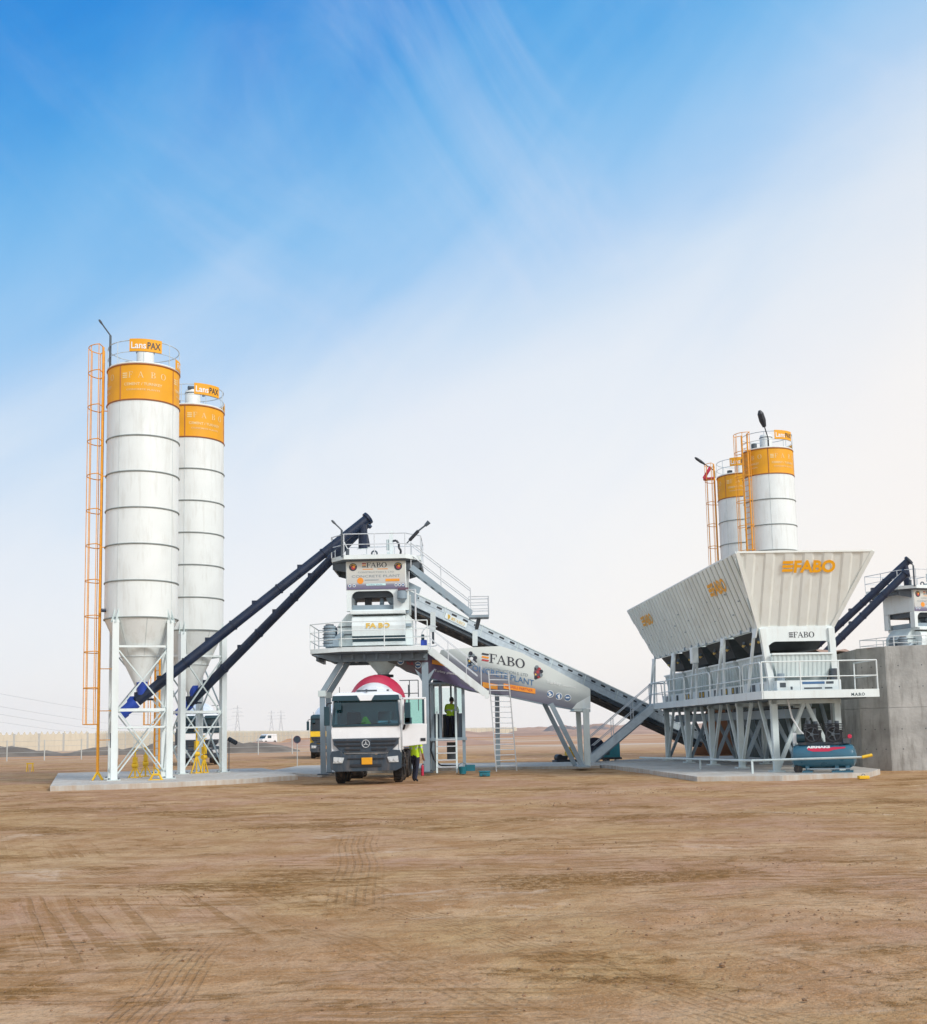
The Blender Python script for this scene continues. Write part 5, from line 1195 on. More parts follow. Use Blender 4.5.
# ================================================================= TRUCKS
def make_truck(label, loc, rz=0, cab='cab_w', band=None, grille='cab_g', drum=('cab_w', 'red'), door_open=False, group='parked mixer trucks', tilt=0, drumless=False, emblem=True):
    r = thing('mixer_truck', label, 'mixer truck', loc, rz, group)
    W = 1.2
    # cab shell
    c = MB()
    low = band or cab
    c.prism([(-1.16, .06, 1.52), (1.16, .06, 1.52), (1.17, .02, 1.80), (1.13, .10, 1.98), (-1.13, .10, 1.98), (-1.17, .02, 1.80)], (0, .14, 0), low)
    c.box(-1.18, 1.18, .12, .3, 1.0, 1.56, low)
    c.box(-1.17, -1.09, .10, 2.1, 1.1, 1.98, low)                         # right side lower skin
    if not door_open: c.box(1.09, 1.17, .10, 2.1, 1.1, 1.98, low)
    else: c.box(1.09, 1.17, 1.25, 2.1, 1.1, 1.98, low); c.box(1.09, 1.17, .10, .22, 1.1, 1.98, low)
    for s in (-1, 1):
        c.prism([(s * 1.13, .10, 1.98), (s * 1.17, .10, 1.98), (s * 1.14, .32, 2.86), (s * 1.05, .32, 2.86)], (0, .12, 0), cab)
        c.box(s * 1.13 - .04, s * 1.13 + .04, 1.25, 2.1, 1.98, 2.9, cab)
    c.box(-1.17, 1.17, 2.04, 2.12, 1.1, 2.9, cab)
    c.box(-1.1, 1.1, .2, 2.1, 1.05, 1.12, 'interior')
    c.prism([(-1.15, .28, 2.84), (1.15, .28, 2.84), (1.12, .40, 3.02), (.95, .55, 3.10), (-.95, .55, 3.10), (-1.12, .40, 3.02)], (0, 1.72, 0), cab)
    body = c.build('cab', r, bevel=.03)
    v = MB()                                                              # sun visors and dark screen surround
    for s in (-1, 1): v.prism([(s * 1.12, .12, 2.98), (s * .30, .12, 2.98), (s * .20, .10, 2.80), (s * 1.15, .10, 2.80)], (0, .14, 0), 'cab_teal')
    v.build('sun_visor', body, bevel=.01)
    part('centre_visor', body, lambda m: m.prism([(-.29, .13, 2.99), (.29, .13, 2.99), (.19, .11, 2.80), (-.19, .11, 2.80)], (0, .14, 0), cab))
    def scr(s, z, e=0): return (s * (1.12 - (z - 1.98) * .09 - e), .085 + (z - 1.98) * .2, z)
    fr = MB()
    for a, b in (((-1, 1.97), (1, 1.97)), ((1, 1.97), (1, 2.83)), ((1, 2.83), (-1, 2.83)), ((-1, 2.83), (-1, 1.97))): fr.beam(scr(*a), scr(*b), .07, .09, 'cab_teal')
    fr.build('screen_frame', body)
    part('windscreen', body, lambda m: m.poly([scr(-1, 1.99), scr(1, 1.99), scr(1, 2.82), scr(-1, 2.82)], 'glass'))
    part('wiper', body, lambda m: (m.beam((-.7, .05, 2.0), (.0, .06, 2.06), .02, .02, 'black'), m.beam((.1, .05, 2.0), (.85, .06, 2.06), .02, .02, 'black')))
    if not door_open: part('side_window', body, lambda m: m.poly([(1.15, .34, 2.02), (1.15, 1.24, 2.02), (1.12, 1.24, 2.8), (1.12, .45, 2.8)], 'glass'))
    part('side_window', body, lambda m: m.poly([(-1.15, .24, 2.02), (-1.15, 1.24, 2.02), (-1.12, 1.24, 2.8), (-1.12, .40, 2.8)], 'glass'))
    for s in (-.55, .55): part('seat', body, lambda m: (m.box(s - .25, s + .25, 1.1, 1.55, 1.12, 1.7, 'interior'), m.box(s - .24, s + .24, 1.5, 1.68, 1.6, 2.45, 'interior')), bevel=.06)
    part('steering_wheel', body, lambda m: m.ring((.55, .75, 2.0), .22, .02, 'black', 20))
    part('dashboard', body, lambda m: m.box(-1.05, 1.05, .26, .62, 1.6, 1.96, 'interior'), bevel=.04)
    # grille
    g = MB()
    g.prism([(-1.12, .0, 1.52), (1.12, .0, 1.52), (1.08, .0, 1.32), (.80, .0, 1.06), (-.80, .0, 1.06), (-1.08, .0, 1.32)], (0, .14, 0), grille)
    for z, w in ((1.43, 1.0), (1.30, .95), (1.16, .68)):
        for s in (-1, 1): g.prism([(s * .18, -.03, z - .035), (s * w, -.03, z - .035), (s * (w + .05), -.03, z + .035), (s * .18, -.03, z + .035)], (0, .04, 0), 'black')
    gr = g.build('grille', r, bevel=.008)
    if emblem:
        em = MB(); em.ring((0, -.05, 1.35), .125, .012, 'alu', 28, axis='y')
        for a in (90, 210, 330): em.prism([(.022 * math.cos(R(a + 90)), -.055, 1.35 + .022 * math.sin(R(a + 90))), (.12 * math.cos(R(a)), -.055, 1.35 + .12 * math.sin(R(a))), (.022 * math.cos(R(a - 90)), -.055, 1.35 + .022 * math.sin(R(a - 90)))], (0, .012, 0), 'alu')
        em.build('emblem', gr)
    b = MB(); b.prism([(-1.2, -.06, .98), (-1.14, -.1, 1.12), (-.86, -.1, 1.14), (-.70, -.1, .98), (.70, -.1, .98), (.86, -.1, 1.14), (1.14, -.1, 1.12), (1.2, -.06, .98), (1.18, -.06, .52), (1.0, -.1, .44), (-1.0, -.1, .44), (-1.18, -.06, .52)], (0, .34, 0), grille)
    b.box(-.52, .52, -.115, -.095, .58, .68, 'black'); b.box(-.62, .62, -.12, -.095, .84, .88, 'black')
    bp = b.build('bumper', r, bevel=.02)
    for s in (-1, 1):
        h = MB(); h.prism([(s * .72, -.12, .90), (s * 1.08, -.10, .93), (s * 1.10, -.10, .72), (s * .78, -.12, .72)], (0, .03, 0), 'lamp')
        h.disc((s * .85, -.13, .81), .06, (0, -1, 0), .02, 'alu', 12); h.disc((s * 1.0, -.12, .82), .06, (0, -1, 0), .02, 'alu', 12); h.build('headlight', bp)
    pl = MB(); pl.box(-.14, .22, -.15, -.13, .66, .89, 'plate_y'); pl.build('number_plate', bp, bevel=.01)
    # mirrors
    mm = MB(); mm.box(-1.42, -1.24, .12, .28, 1.98, 2.62, 'cab_teal'); mm.tube((-1.15, .2, 2.75), (-1.32, .2, 2.72), .025, 'black'); mm.tube((-1.32, .2, 2.72), (-1.33, .2, 2.6), .025, 'black'); mm.build('mirror', r, bevel=.03)
    mm = MB(); mm.box(-1.02, -.82, -.08, .02, 2.50, 2.74, 'cab_teal'); mm.tube((-.92, .0, 2.7), (-.92, .12, 2.82), .02, 'black'); mm.build('front_mirror', r, bevel=.03)
    if not door_open:
        mm = MB(); mm.box(1.24, 1.42, .12, .28, 1.98, 2.62, 'cab_teal'); mm.tube((1.15, .2, 2.75), (1.32, .2, 2.72), .025, 'black'); mm.build('mirror', r, bevel=.03)
    else:
        # door swung forward, hinged on the front pillar: skin faces the camera
        d = MB(); y = .06; x0, x1 = 1.22, 2.06
        d.prism([(x0, y, 1.22), (x1 - .02, y, 1.30), (x1, y, 1.98), (x0, y, 1.98)], (0, .09, 0), cab)
        for a, b2 in (((x0 + .04, 1.98), (x0 + .04, 2.86)), ((x0, 2.84), (x1 - .02, 2.84)), ((x1 - .045, 1.98), (x1 - .045, 2.86))): d.beam((a[0], y + .045, a[1]), (b2[0], y + .045, b2[1]), .07, .09, cab, (0, 1, 0))
        dr = d.build('door', r, bevel=.015)
        part('window', dr, lambda m: m.box(x0 + .08, x1 - .08, y + .04, y + .05, 1.99, 2.8, 'glass_d'))
        part('window_edge', dr, lambda m: m.box(x1 - .15, x1 - .08, y + .01, y + .035, 1.99, 2.8, 'cab_teal'))
        part('handle', dr, lambda m: m.box(x1 - .22, x1 - .05, y - .02, y, 1.40, 1.50, 'black'))
        part('door_mirror', dr, lambda m: (m.box(x0 + .10, x0 + .30, y - .22, y - .08, 2.0, 2.70, 'cab_teal'), m.box(x0 + .10, x0 + .34, y - .22, y - .08, 1.98, 2.2, 'cab_teal'), m.tube((x0 + .1, y - .1, 1.96), (x0 + .05, y, 1.8), .04, 'black')), bevel=.03)
        part('foot_step', r, lambda m: (m.box(1.05, 1.3, .5, 1.0, .55, .62, 'black'), m.box(1.05, 1.25, .5, 1.0, .85, .9, 'black')))
    # chassis and wheels
    f = MB()
    for s in (-.42, .42): f.box(s - .05, s + .05, .2, 8.6, .82, 1.06, 'cab_g')
    for y in (1.5, 3.2, 6.0, 7.4): f.tube((-.9, y, .52), (.9, y, .52), .09, 'black', 8)
    f.box(-.9, -.5, 2.3, 3.9 - 1.25, .6, 1.05, 'cab_g'); f.tube((.75, 4.0, .78), (.75, 5.0, .78), .26, 'alu', 16)
    f.build('frame', r)
    for y in (1.5, 3.2, 6.0, 7.4):
        for s in (-1, 1):
            w = MB(); xo = s * 1.16; xi = s * (.84 if y < 4 else .62)
            w.lathe([(.30, min(xo, xi) + 0.0), (.47, min(xo, xi)), (.52, min(xo, xi) + .05), (.52, max(xo, xi) - .05), (.47, max(xo, xi)), (.30, max(xo, xi))], 'rubber', 28, (0, y, .51), (1, 0, 0))
            n_ = 26
            for k in range(n_):
                t = 2 * math.pi * k / n_; w.beam((min(xo, xi) + .04, y + .52 * math.cos(t), .51 + .52 * math.sin(t)), (max(xo, xi) - .04, y + .52 * math.cos(t + .08), .51 + .52 * math.sin(t + .08)), .05, .03, 'rubber', (0, math.cos(t), math.sin(t)))
            wh = w.build('tyre', r)
            part('rim', wh, lambda m: (m.lathe([(.0, s * .0), (.12, s * .02), (.14, -s * .06), (.28, -s * .04), (.31, s * .02)], 'alu', 20, (xo - s * .06, y, .51), (1, 0, 0))))
    for s in (-1, 1):
        part('mudguard', r, lambda m: m.lathe([(.62, -.2), (.62, .2)], 'black', 16, (s * .98, 1.5, .51), (1, 0, 0), 0, 360) if False else m.prism([(s * 1.18, .9 - .02, .75), (s * 1.18, 1.0, 1.08), (s * 1.18, 2.0, 1.08), (s * 1.18, 2.12, .75), (s * 1.18, 2.08, .75), (s * 1.18, 1.97, 1.04), (s * 1.18, 1.03, 1.04), (s * 1.18, .94, .75)], (-s * .4, 0, 0), 'black'))
        part('mudguard', r, lambda m: m.box(s * 1.18 - .02, s * .6, 5.35, 8.05, 1.08, 1.12, 'black') if s > 0 else m.box(-1.16, -.6, 5.35, 8.05, 1.08, 1.12, 'black'))
    if not drumless:
        ax = Vector((0, 1, .12)).normalized(); org = Vector((0, 2.6, 2.50))
        prof = [(.0, 0), (.55, .06), (.72, .4), (.84, 1.0)]
        d1 = MB(); d1.lathe(prof + [(.90, 1.35)], drum[0], 40, org, ax); d1.lathe([(.90, 1.35), (1.0, 1.8), (1.07, 2.3), (1.09, 2.9)], drum[1], 40, org, ax); d1.lathe([(1.09, 2.9), (1.0, 3.3)], drum[0], 40, org, ax); d1.lathe([(1.0, 3.3), (.84, 4.0), (.5, 4.9), (.45, 5.0)], drum[0], 40, org, ax)
        for k in range(3): d1.lathe([(.90, 1.33), (.915, 1.345)], drum[0], 40, org, ax)
        d1.build('drum', r)
        part('charge_hopper', r, lambda m: m.lathe([(.28, 3.1 - 2.75), (.5, 3.75 - 2.75), (.52, 3.8 - 2.75)], drum[0], 20, (0, 8.0, 2.5), (0, .1, 1)))
        part('drum_pedestal', r, lambda m: (m.prism([(-.45, 2.5, 1.06), (.45, 2.5, 1.06), (.3, 2.6, 1.9), (-.3, 2.6, 1.9)], (0, .2, 0), 'cab_g'), m.prism([(-.5, 7.6, 1.06), (.5, 7.6, 1.06), (.4, 7.7, 2.1), (-.4, 7.7, 2.1)], (0, .2, 0), 'cab_g')))
        part('discharge_chute', r, lambda m: m.beam((0, 8.4, 1.9), (.3, 9.3, 1.2), .4, .06, drum[0]))
        def lad(m):
            x = 1.1
            for y in (7.3, 7.75):
                m.tube((x, y, 1.0), (x, y, 3.6), .02, 'steel_d', 6)
            for k in range(8): m.tube((x, 7.3, 1.2 + k * .3), (x, 7.75, 1.2 + k * .3), .015, 'steel_d', 6)
            for a, b2 in (((.75, 3.62), (1.5, 3.62)), ((.75, 3.1), (1.5, 3.1)), ((1.5, 3.62), (1.5, 2.4)), ((1.15, 3.62), (1.15, 3.0))): m.tube((a[0], 7.2, a[1] + .15), (b2[0], 7.2, b2[1] + .15), .02, 'steel_d', 6)
        part('access_ladder', r, lad)
    part('roof_horn', r, lambda m: (m.tube((-.35, .6, 3.15), (.35, .6, 3.15), .03, 'steel_d', 8), m.disc((0, .55, 3.15), .05, (0, -1, 0), .1, 'steel_d', 10), m.tube((-.95, .7, 3.05), (-.95, .7, 3.3), .012, 'black', 6), m.disc((.72, .6, 3.12), .04, (0, 0, 1), .06, 'steel_d', 8)))
    return r
tx = P(366.3, 781, 39).x
truck = make_truck('white mixer truck facing the camera under the mixing tower, its cab door open', (tx, 39.0, 0), 0, door_open=True)
vest = MB(); vest.prism([(-.22, 0, 0), (.20, 0, 0), (.02, .03, .30), (-.08, .03, .30)], (0, .14, 0), 'hivis')
vo = vest.build('safety_vest', bevel=.04); vo.location = (tx - .03, 39.42, 1.97); tag(vo, 'yellow green safety vest heaped on the dashboard behind the white truck windscreen', 'vest')
pp = MB(); pp.box(0, .34, 0, .22, 0, .02, 'print_w'); pp.box(.40, .80, .02, .22, 0, .02, 'print_w'); po = pp.build('paper'); po.location = (tx + .38, 39.40, 1.965); po.rotation_euler = (R(38), 0, 0); tag(po, 'white papers lying on the dashboard behind the white truck windscreen', 'papers')
make_truck('white mixer truck parked behind the legs of the left silos, facing the camera', (P(200, 758, 70).x, 70, 0), R(13), band=None, drum=('cab_w', 'cab_w'))
make_truck('yellow and dark mixer truck parked far behind the left tower leg', (P(327, 757, 82).x, 82, 0), R(6), cab='cab_teal', band='cab_y', emblem=False, drum=('cab_w', 'cab_w'))
def far_van():
    r = thing('van', 'tiny white van far off on the plain below the pylons', 'van', (P(259.5, 740, 232).x, 232, 0), R(-35))
    part('body', r, lambda m: m.prism([(-.9, 0, .35), (-.9, 0, .95), (-.9, .7, 1.1), (-.9, 1.2, 1.75), (-.9, 1.6, 1.95), (-.9, 4.0, 1.95), (-.9, 4.2, .35)], (1.8, 0, 0), 'cab_w'), bevel=.08)
    part('windscreen', r, lambda m: m.prism([(-.8, .66, 1.12), (.8, .66, 1.12), (.75, 1.14, 1.72), (-.75, 1.14, 1.72)], (0, .05, 0), 'cab_teal'))
    for x in (-.92, .90): part('side_window', r, lambda m: m.box(x, x + .02, 1.4, 2.4, 1.15, 1.7, 'cab_teal'))
    part('bumper', r, lambda m: m.box(-.9, .9, -.06, .05, .35, .6, 'cab_g'))
    for x in (-.85, .85):
        for y in (.9, 3.4): part('wheel', r, lambda m: m.lathe([(0, -.1), (.33, -.1), (.35, 0), (.33, .1), (0, .1)], 'rubber', 16, (x, y, .35), (1, 0, 0)))
far_van()

# ================================================================= PEOPLE
def person(label, loc, rz, J, lower='navy_cloth', upper='hivis', hair='hair'):
    """one continuous skinned body; J = joint dict in metres, feet at z=0, facing -y"""
    order = ['pelvis', 'waist', 'chest', 'neck', 'jaw', 'head', 'crown']
    V = []; E = []; Rr = []
    def add(p, r_, par=None):
        V.append(p); Rr.append(r_); i = len(V) - 1
        if par is not None: E.append((par, i))
        return i
    pel = add(J['pelvis'], (.155, .12)); wa = add(J['waist'], (.15, .115), pel); ch = add(J['chest'], (.185, .13), wa); sh = add(J['neck_base'], (.11, .09), ch)
    nk = add(J['neck'], (.055, .055), sh); jw = add(J['jaw'], (.07, .08), nk); hd = add(J['head'], (.082, .098), jw); add(J['crown'], (.055, .065), hd)
    for s in ('l', 'r'):
        S = add(J['sho_' + s], (.075, .075), ch); e = add(J['elb_' + s], (.047, .047), S); w = add(J['wri_' + s], (.033, .033), e); h = add(J['pal_' + s], (.036, .022), w)
        hv = Vector(J['pal_' + s]); dv = (hv - Vector(J['wri_' + s])).normalized(); sd = dv.cross(Vector((0, 1, .3))).normalized()
        for k in range(4): f = add(tuple(hv + dv * .05 + sd * (.022 * (k - 1.5))), (.009, .009), h); add(tuple(hv + dv * (.10 - .008 * abs(k - 1.3)) + sd * (.026 * (k - 1.5)) + Vector((0, -.012, 0))), (.008, .008), f)
        f = add(tuple(hv + sd * .045 + dv * .01), (.010, .010), w); add(tuple(hv + sd * .06 + dv * .045), (.008, .008), f)
        hp = add(J['hip_' + s], (.10, .10), pel); kn = add(J['kne_' + s], (.062, .065), hp); an = add(J['ank_' + s], (.045, .05), kn); he = add(J['toe_' + s], (.045, .032), an)
    me = bpy.data.meshes.new('person'); me.from_pydata(V, E, []); o = bpy.data.objects.new('tmp', me); COL.objects.link(o)
    o.modifiers.new('s', 'SKIN'); sv = me.skin_vertices[0].data
    for i, r_ in enumerate(Rr): sv[i].radius = r_; sv[i].use_root = (i == 0)
    ss = o.modifiers.new('u', 'SUBSURF'); ss.levels = 2; ss.render_levels = 2
    dg = bpy.context.evaluated_depsgraph_get(); dg.update(); nm = bpy.data.meshes.new_from_object(o.evaluated_get(dg)); bpy.data.objects.remove(o)
    ms = [M[lower], M[upper], M['skin'], M['black'], M['lamp']]; nm.materials.clear()
    for m_ in ms: nm.materials.append(m_)
    neck = Vector(J['neck']); wl, wr = Vector(J['wri_l']), Vector(J['wri_r']); el, er = Vector(J['elb_l']), Vector(J['elb_r'])
    hem = J['pelvis'][2] - .03
    for p in nm.polygons:
        c = p.center; k = 0
        arm = min((c - a).length for a in (wl, wr, Vector(J['pal_l']), Vector(J['pal_r'])))
        if c.z > neck.z - .02 and (c - Vector(J['head'])).length < .3: k = 2
        elif arm < .13: k = 2
        elif c.z > hem or min((c - el).length, (c - er).length) < .3 and c.z > hem - .3: k = 1
        elif c.z < .11: k = 3
        if k == 1 and abs(c.z - (J['chest'][2] - .12)) < .025: k = 4
        p.material_index = k; p.use_smooth = True
    b = bpy.data.objects.new('person', nm); COL.objects.link(b); b.location = loc; b.rotation_euler = (0, 0, rz); tag(b, label, 'person')
    H = Vector(J['head']); dirn = Vector(J.get('face', (0, -1, 0))).normalized()
    hm = MB(); hm.lathe([(.0, .135), (.05, .125), (.085, .085), (.100, .03), (.10, -.03), (.085, -.05)], hair, 16, H - dirn * .022 + Vector((0, 0, .035)), (0, 0, 1)); ho = hm.build('hair', b)
    fm = MB(); sd = dirn.cross(Vector((0, 0, 1)))
    for s in (-1, 1): fm.disc(H + dirn * .085 + sd * s * .032 + Vector((0, 0, .01)), .011, dirn, .012, 'black', 8)
    fm.tube(H + dirn * .085 + Vector((0, 0, .005)), H + dirn * .115 + Vector((0, 0, -.03)), .008, 'skin', 6, .015); fm.tube(H + dirn * .09 - sd * .025 + Vector((0, 0, -.06)), H + dirn * .09 + sd * .025 + Vector((0, 0, -.06)), .006, 'ink_r', 6)
    for s in (-1, 1): fm.disc(H + sd * s * .085 + Vector((0, 0, -.01)), .026, sd * s, .012, 'skin', 8)
    fm.build('face', b)
    return b
def joints(**k):
    J = dict(pelvis=(0, 0, .93), waist=(0, -.01, 1.08), chest=(0, -.01, 1.30), neck_base=(0, 0, 1.44), neck=(0, -.01, 1.50), jaw=(0, -.02, 1.57), head=(0, -.02, 1.645), crown=(0, -.01, 1.72),
             sho_l=(.20, 0, 1.40), elb_l=(.27, .03, 1.12), wri_l=(.27, -.08, .88), pal_l=(.27, -.11, .80), sho_r=(-.20, 0, 1.40), elb_r=(-.27, .03, 1.12), wri_r=(-.27, -.08, .88), pal_r=(-.27, -.11, .80),
             hip_l=(.095, 0, .86), kne_l=(.11, -.02, .48), ank_l=(.11, .02, .08), toe_l=(.12, -.15, .035), hip_r=(-.095, 0, .86), kne_r=(-.11, -.02, .48), ank_r=(-.11, .02, .08), toe_r=(-.12, -.15, .035))
    J.update(k); return J
g = P(415.5, 770, 40.3)
person('worker in yellow green vest and dark trousers standing behind the open truck door', (g.x, 40.3, -.01), R(150), joints(kne_l=(.10, -.10, .49), ank_l=(.11, -.02, .10), kne_r=(-.09, .04, .48), ank_r=(-.10, .16, .10), toe_r=(-.11, .02, .04), elb_l=(.26, -.08, 1.15), wri_l=(.18, -.28, 1.05), pal_l=(.16, -.35, 1.04)))
pc = P(450.5, 738, 48.0)
person('worker in yellow green vest with dark hair leaning at the console inside the operator cabin', (pc.x, 48.15, 1.45), R(165),
       joints(waist=(0, -.05, 1.06), chest=(0, -.14, 1.24), neck_base=(0, -.20, 1.36), neck=(0, -.23, 1.41), jaw=(0, -.27, 1.46), head=(0, -.30, 1.52), crown=(0, -.31, 1.59),
              sho_l=(.20, -.17, 1.32), elb_l=(.30, -.32, 1.10), wri_l=(.22, -.50, .98), pal_l=(.20, -.57, .97), sho_r=(-.20, -.17, 1.32), elb_r=(-.28, -.30, 1.10), wri_r=(-.2, -.50, 1.0), pal_r=(-.18, -.57, .98)))

# ================================================================= COMPRESSOR
def compressor():
    Y = 36.9; a = P(791, 757, Y + .7); b = P(857, 756.5, Y); r_ = .39
    r = thing('air_compressor', 'teal air compressor tank with black pump heads under the bin walkway', 'compressor', ((a.x + b.x) / 2, Y + .3, .0))
    d = (b - a).normalized(); a.z = b.z = .66; d = (b - a).normalized(); L_ = (b - a).length
    part('tank', r, lambda m: m.lathe([(0, 0), (.2, .03), (.33, .1), (r_, .24), (r_, L_ - .24), (.33, L_ - .1), (.2, L_ - .03), (0, L_)], 'tank', 32, a, d), world=True)
    side = Vector((d.y, -d.x, 0)); 
    if side.y > 0: side = -side
    def on(s, ang, e=.006): return a + d * s + side * (r_ + e) * math.cos(R(ang)) + Vector((0, 0, 1)) * (r_ + e) * math.sin(R(ang))
    st_ = MB()
    outline = [(.55, 42, 30), (.72, 42, 22), (.9, 42, 22), (1.2, 42, 22), (1.35, 46, 30), (1.7, 46, 38)]
    for (s0, u0, l0), (s1, u1, l1) in zip(outline, outline[1:]):
        for k in range(3):
            f0, f1 = k / 3, (k + 1) / 3
            st_.poly([on(s0, l0 + (u0 - l0) * f0), on(s1, l1 + (u1 - l1) * f0), on(s1, l1 + (u1 - l1) * f1), on(s0, l0 + (u0 - l0) * f1)], 'red')
    tb = MB(); text(tb, 'AIRMAKS', None, None, None, .13, 'print_w', 'LEFT', .008, lambda x, y: on(.52 + x, 40 + y * 150, .012), .72)
    st_.build('stripe', r, world=True); tb.build('lettering', r, world=True, smooth=0)
    top = a + d * .35 + Vector((0, 0, r_))
    pm = MB(); bx = lambda m, s0, s1, o, z0, z1, mm: m.hexa([a + d * s + side * q + Vector((0, 0, z0)) for s, q in ((s0, o), (s1, o), (s1, -o), (s0, -o))], [a + d * s + side * q + Vector((0, 0, z1)) for s, q in ((s0, o), (s1, o), (s1, -o), (s0, -o))], mm)
    bx(pm, .25, L_ - .4, .22, r_ - .03, r_ + .05, 'cab_g'); pm.build('base_plate', r, world=True)
    for s in (.5, 1.15):
        p = MB(); bx(p, s - .05, s + .47, .18, r_ + .04, r_ + .42, 'black')
        for k in range(6): bx(p, s - .06, s + .5, .22, r_ + .36 + k * .05, r_ + .39 + k * .05, 'black')
        p.tube(a + d * (s + .1) + Vector((0, 0, r_ + .3)), a + d * (s + .1) + Vector((0, 0, r_ + .75)), .07, 'steel_d', 10); p.tube(a + d * (s + .32) + Vector((0, 0, r_ + .3)), a + d * (s + .32) + Vector((0, 0, r_ + .72)), .07, 'steel_d', 10)
        p.build('pump', r, world=True)
        q = MB(); c = a + d * (s + .2) + side * .26 + Vector((0, 0, r_ + .3)); q.ring((0, 0, 0), .22, .03, 'black', 20, axis='y')
        for v in q.v: v += c
        q.tube(c - Vector((0, .02, 0)), c + Vector((0, .05, 0)), .06, 'steel_d', 10)
        for k in range(5): t = 2 * math.pi * k / 5; q.tube(c, c + d * .21 * math.cos(t) + Vector((0, 0, .21 * math.sin(t))), .018, 'steel_d', 6)
        q.build('flywheel', r, world=True)
    mo = MB(); mo.tube(a + d * .22 + side * .1 + Vector((0, 0, r_ + .18)), a + d * .48 + side * .1 + Vector((0, 0, r_ + .18)), .14, 'cab_teal', 14); bx(mo, .1, .22, .1, r_ + .02, r_ + .36, 'print_w'); mo.build('motor', r, world=True)
    pr = MB(); pr.box(b.x - .45, b.x - .2, b.y - .12, b.y + .1, .66 + r_ + .0, .66 + r_ + .16, 'cab_g'); pr.disc(Vector((b.x - .22, b.y - .05, .66 + r_ + .22)), .07, (0, -1, 0), .04, 'red', 12); pr.build('pressure_gauge', r, world=True)
    for s in (.45, 1.35, L_ - .35):
        f = MB(); bx(f, s, s + .12, .25, -.62 + .1, -.2, 'tank'); bx(f, s - .1, s + .22, .3, -.56, -.46, 'tank'); f.build('foot', r, world=True)
    part('base_rail', r, lambda m: m.beam(a + d * .5 + side * .26 + Vector((0, 0, -.40)), a + d * (L_ - .2) + side * .26 + Vector((0, 0, -.40)), .04, .04, 'steel_b'), world=True)
    part('wheel', r, lambda m: m.lathe([(.0, .05), (.12, .05), (.14, .0), (.12, -.05), (0, -.05)], 'rubber', 16, a + d * .22 + side * .2 + Vector((0, 0, -.40)), side), world=True)
compressor()

# horizontal pipe on low stands in front of the bins
pa = P(640, 757.5, 50); pb = P(752, 760.5, 37.4); pc_ = P(862, 757.2, 35.7)
r = thing('water_pipe', 'long low pale pipe running along the front of the bin legs past the compressor', 'pipe', (pb.x, pb.y, 0))
part('pipe', r, lambda m: m.path([pa, P(700, 759.3, 42.5), pb, pc_], .035, 'steel', 10), world=True)
part('end_cap', r, lambda m: m.tube(pc_, P(872, 755, 35.7), .05, 'bollard_y', 10), world=True)
for p in (pb, P(700, 759.3, 42.5)): part('stand', r, lambda m: m.box(p.x - .03, p.x + .03, p.y - .03, p.y + .03, .0, p.z, 'steel'), world=True)

# ================================================================= YARD CLUTTER
r = thing('generator', 'teal box shaped machine standing behind the stair of the bin', 'generator', (P(607, 757, 59).x, 59, 0))
gx = P(607, 757, 59).x
part('housing', r, lambda m: (m.box(-.62, .62, -.4, .4, .22, .98, 'teal'), m.box(-.55, .1, -.41, -.4, .35, .85, 'cab_teal')), bevel=.04)
part('skid', r, lambda m: m.box(-.7, .7, -.42, .42, .12, .22, 'black'))
for s in (-.5, 0, .5): part('skid_foot', r, lambda m: m.box(s - .08, s + .08, -.43, .43, 0, .12, 'print_w' if s else 'black'))
mbx = thing('hose_reel', 'dark navy round hose reel beside the conveyor support posts', 'reel', (P(595, 752, 56).x, 56, .12))
part('drum', mbx, lambda m: (m.lathe([(0, -.3), (.42, -.3), (.42, -.26), (.25, -.24), (.25, .24), (.42, .26), (.42, .3), (0, .3)], 'navy_cloth', 28, (0, 0, .72), (0, 1, 0)), m.lathe([(.36, -.22), (.38, 0), (.36, .22)], 'black', 28, (0, 0, .72), (0, 1, 0))))
part('stand', mbx, lambda m: (m.beam((-.45, -.34, 0), (0, -.34, .72), .07, .06, 'cab_g'), m.beam((.45, -.34, 0), (0, -.34, .72), .07, .06, 'cab_g'), m.beam((-.45, .34, 0), (0, .34, .72), .07, .06, 'cab_g'), m.beam((.45, .34, 0), (0, .34, .72), .07, .06, 'cab_g')))
pl = thing('plate_compactor', 'small yellow and black machine on the ground left of the conveyor posts', 'machine', (P(568, 757, 57).x, 57, .0), R(20))
part('body', pl, lambda m: (m.box(-.1, .42, -.2, .2, .3, .62, 'bollard_y'), m.box(.0, .3, -.15, .15, .62, .82, 'bollard_y')), bevel=.05)
part('base', pl, lambda m: (m.box(-.75, .5, -.28, .28, .08, .2, 'black'), m.tube((-.5, -.2, .3), (-.5, .2, .3), .18, 'black', 14), m.box(-.35, -.1, -.2, .2, .2, .4, 'black')), bevel=.03)
part('handle', pl, lambda m: m.path([(.4, -.2, .3), (.75, -.2, .5), (.75, .2, .5), (.4, .2, .3)], .02, 'steel_d', 6))
def crate(label, px, py, w, h, Y, name='tool_box', m_='teal'):
    p = P(px, py, Y); o = thing(name, label, 'box', (p.x, Y, .0)); z0 = .13 if Y > 46.2 else 0.0
    part('body', o, lambda m: m.box(-w / 2, w / 2, -.2, .2, z0, z0 + h, m_), bevel=.03); part('lid', o, lambda m: m.box(-w / 2 - .02, w / 2 + .02, -.22, .22, z0 + h, z0 + h + .04, m_), bevel=.01)
    part('handle', o, lambda m: m.ring((0, -.22, z0 + h * .6), .06, .012, 'steel_d', 12, 180, 360, axis='y'))
crate('small teal tool box on the dirt left of the aluminium ladder', 484.5, 769, .40, .16, 43.6)
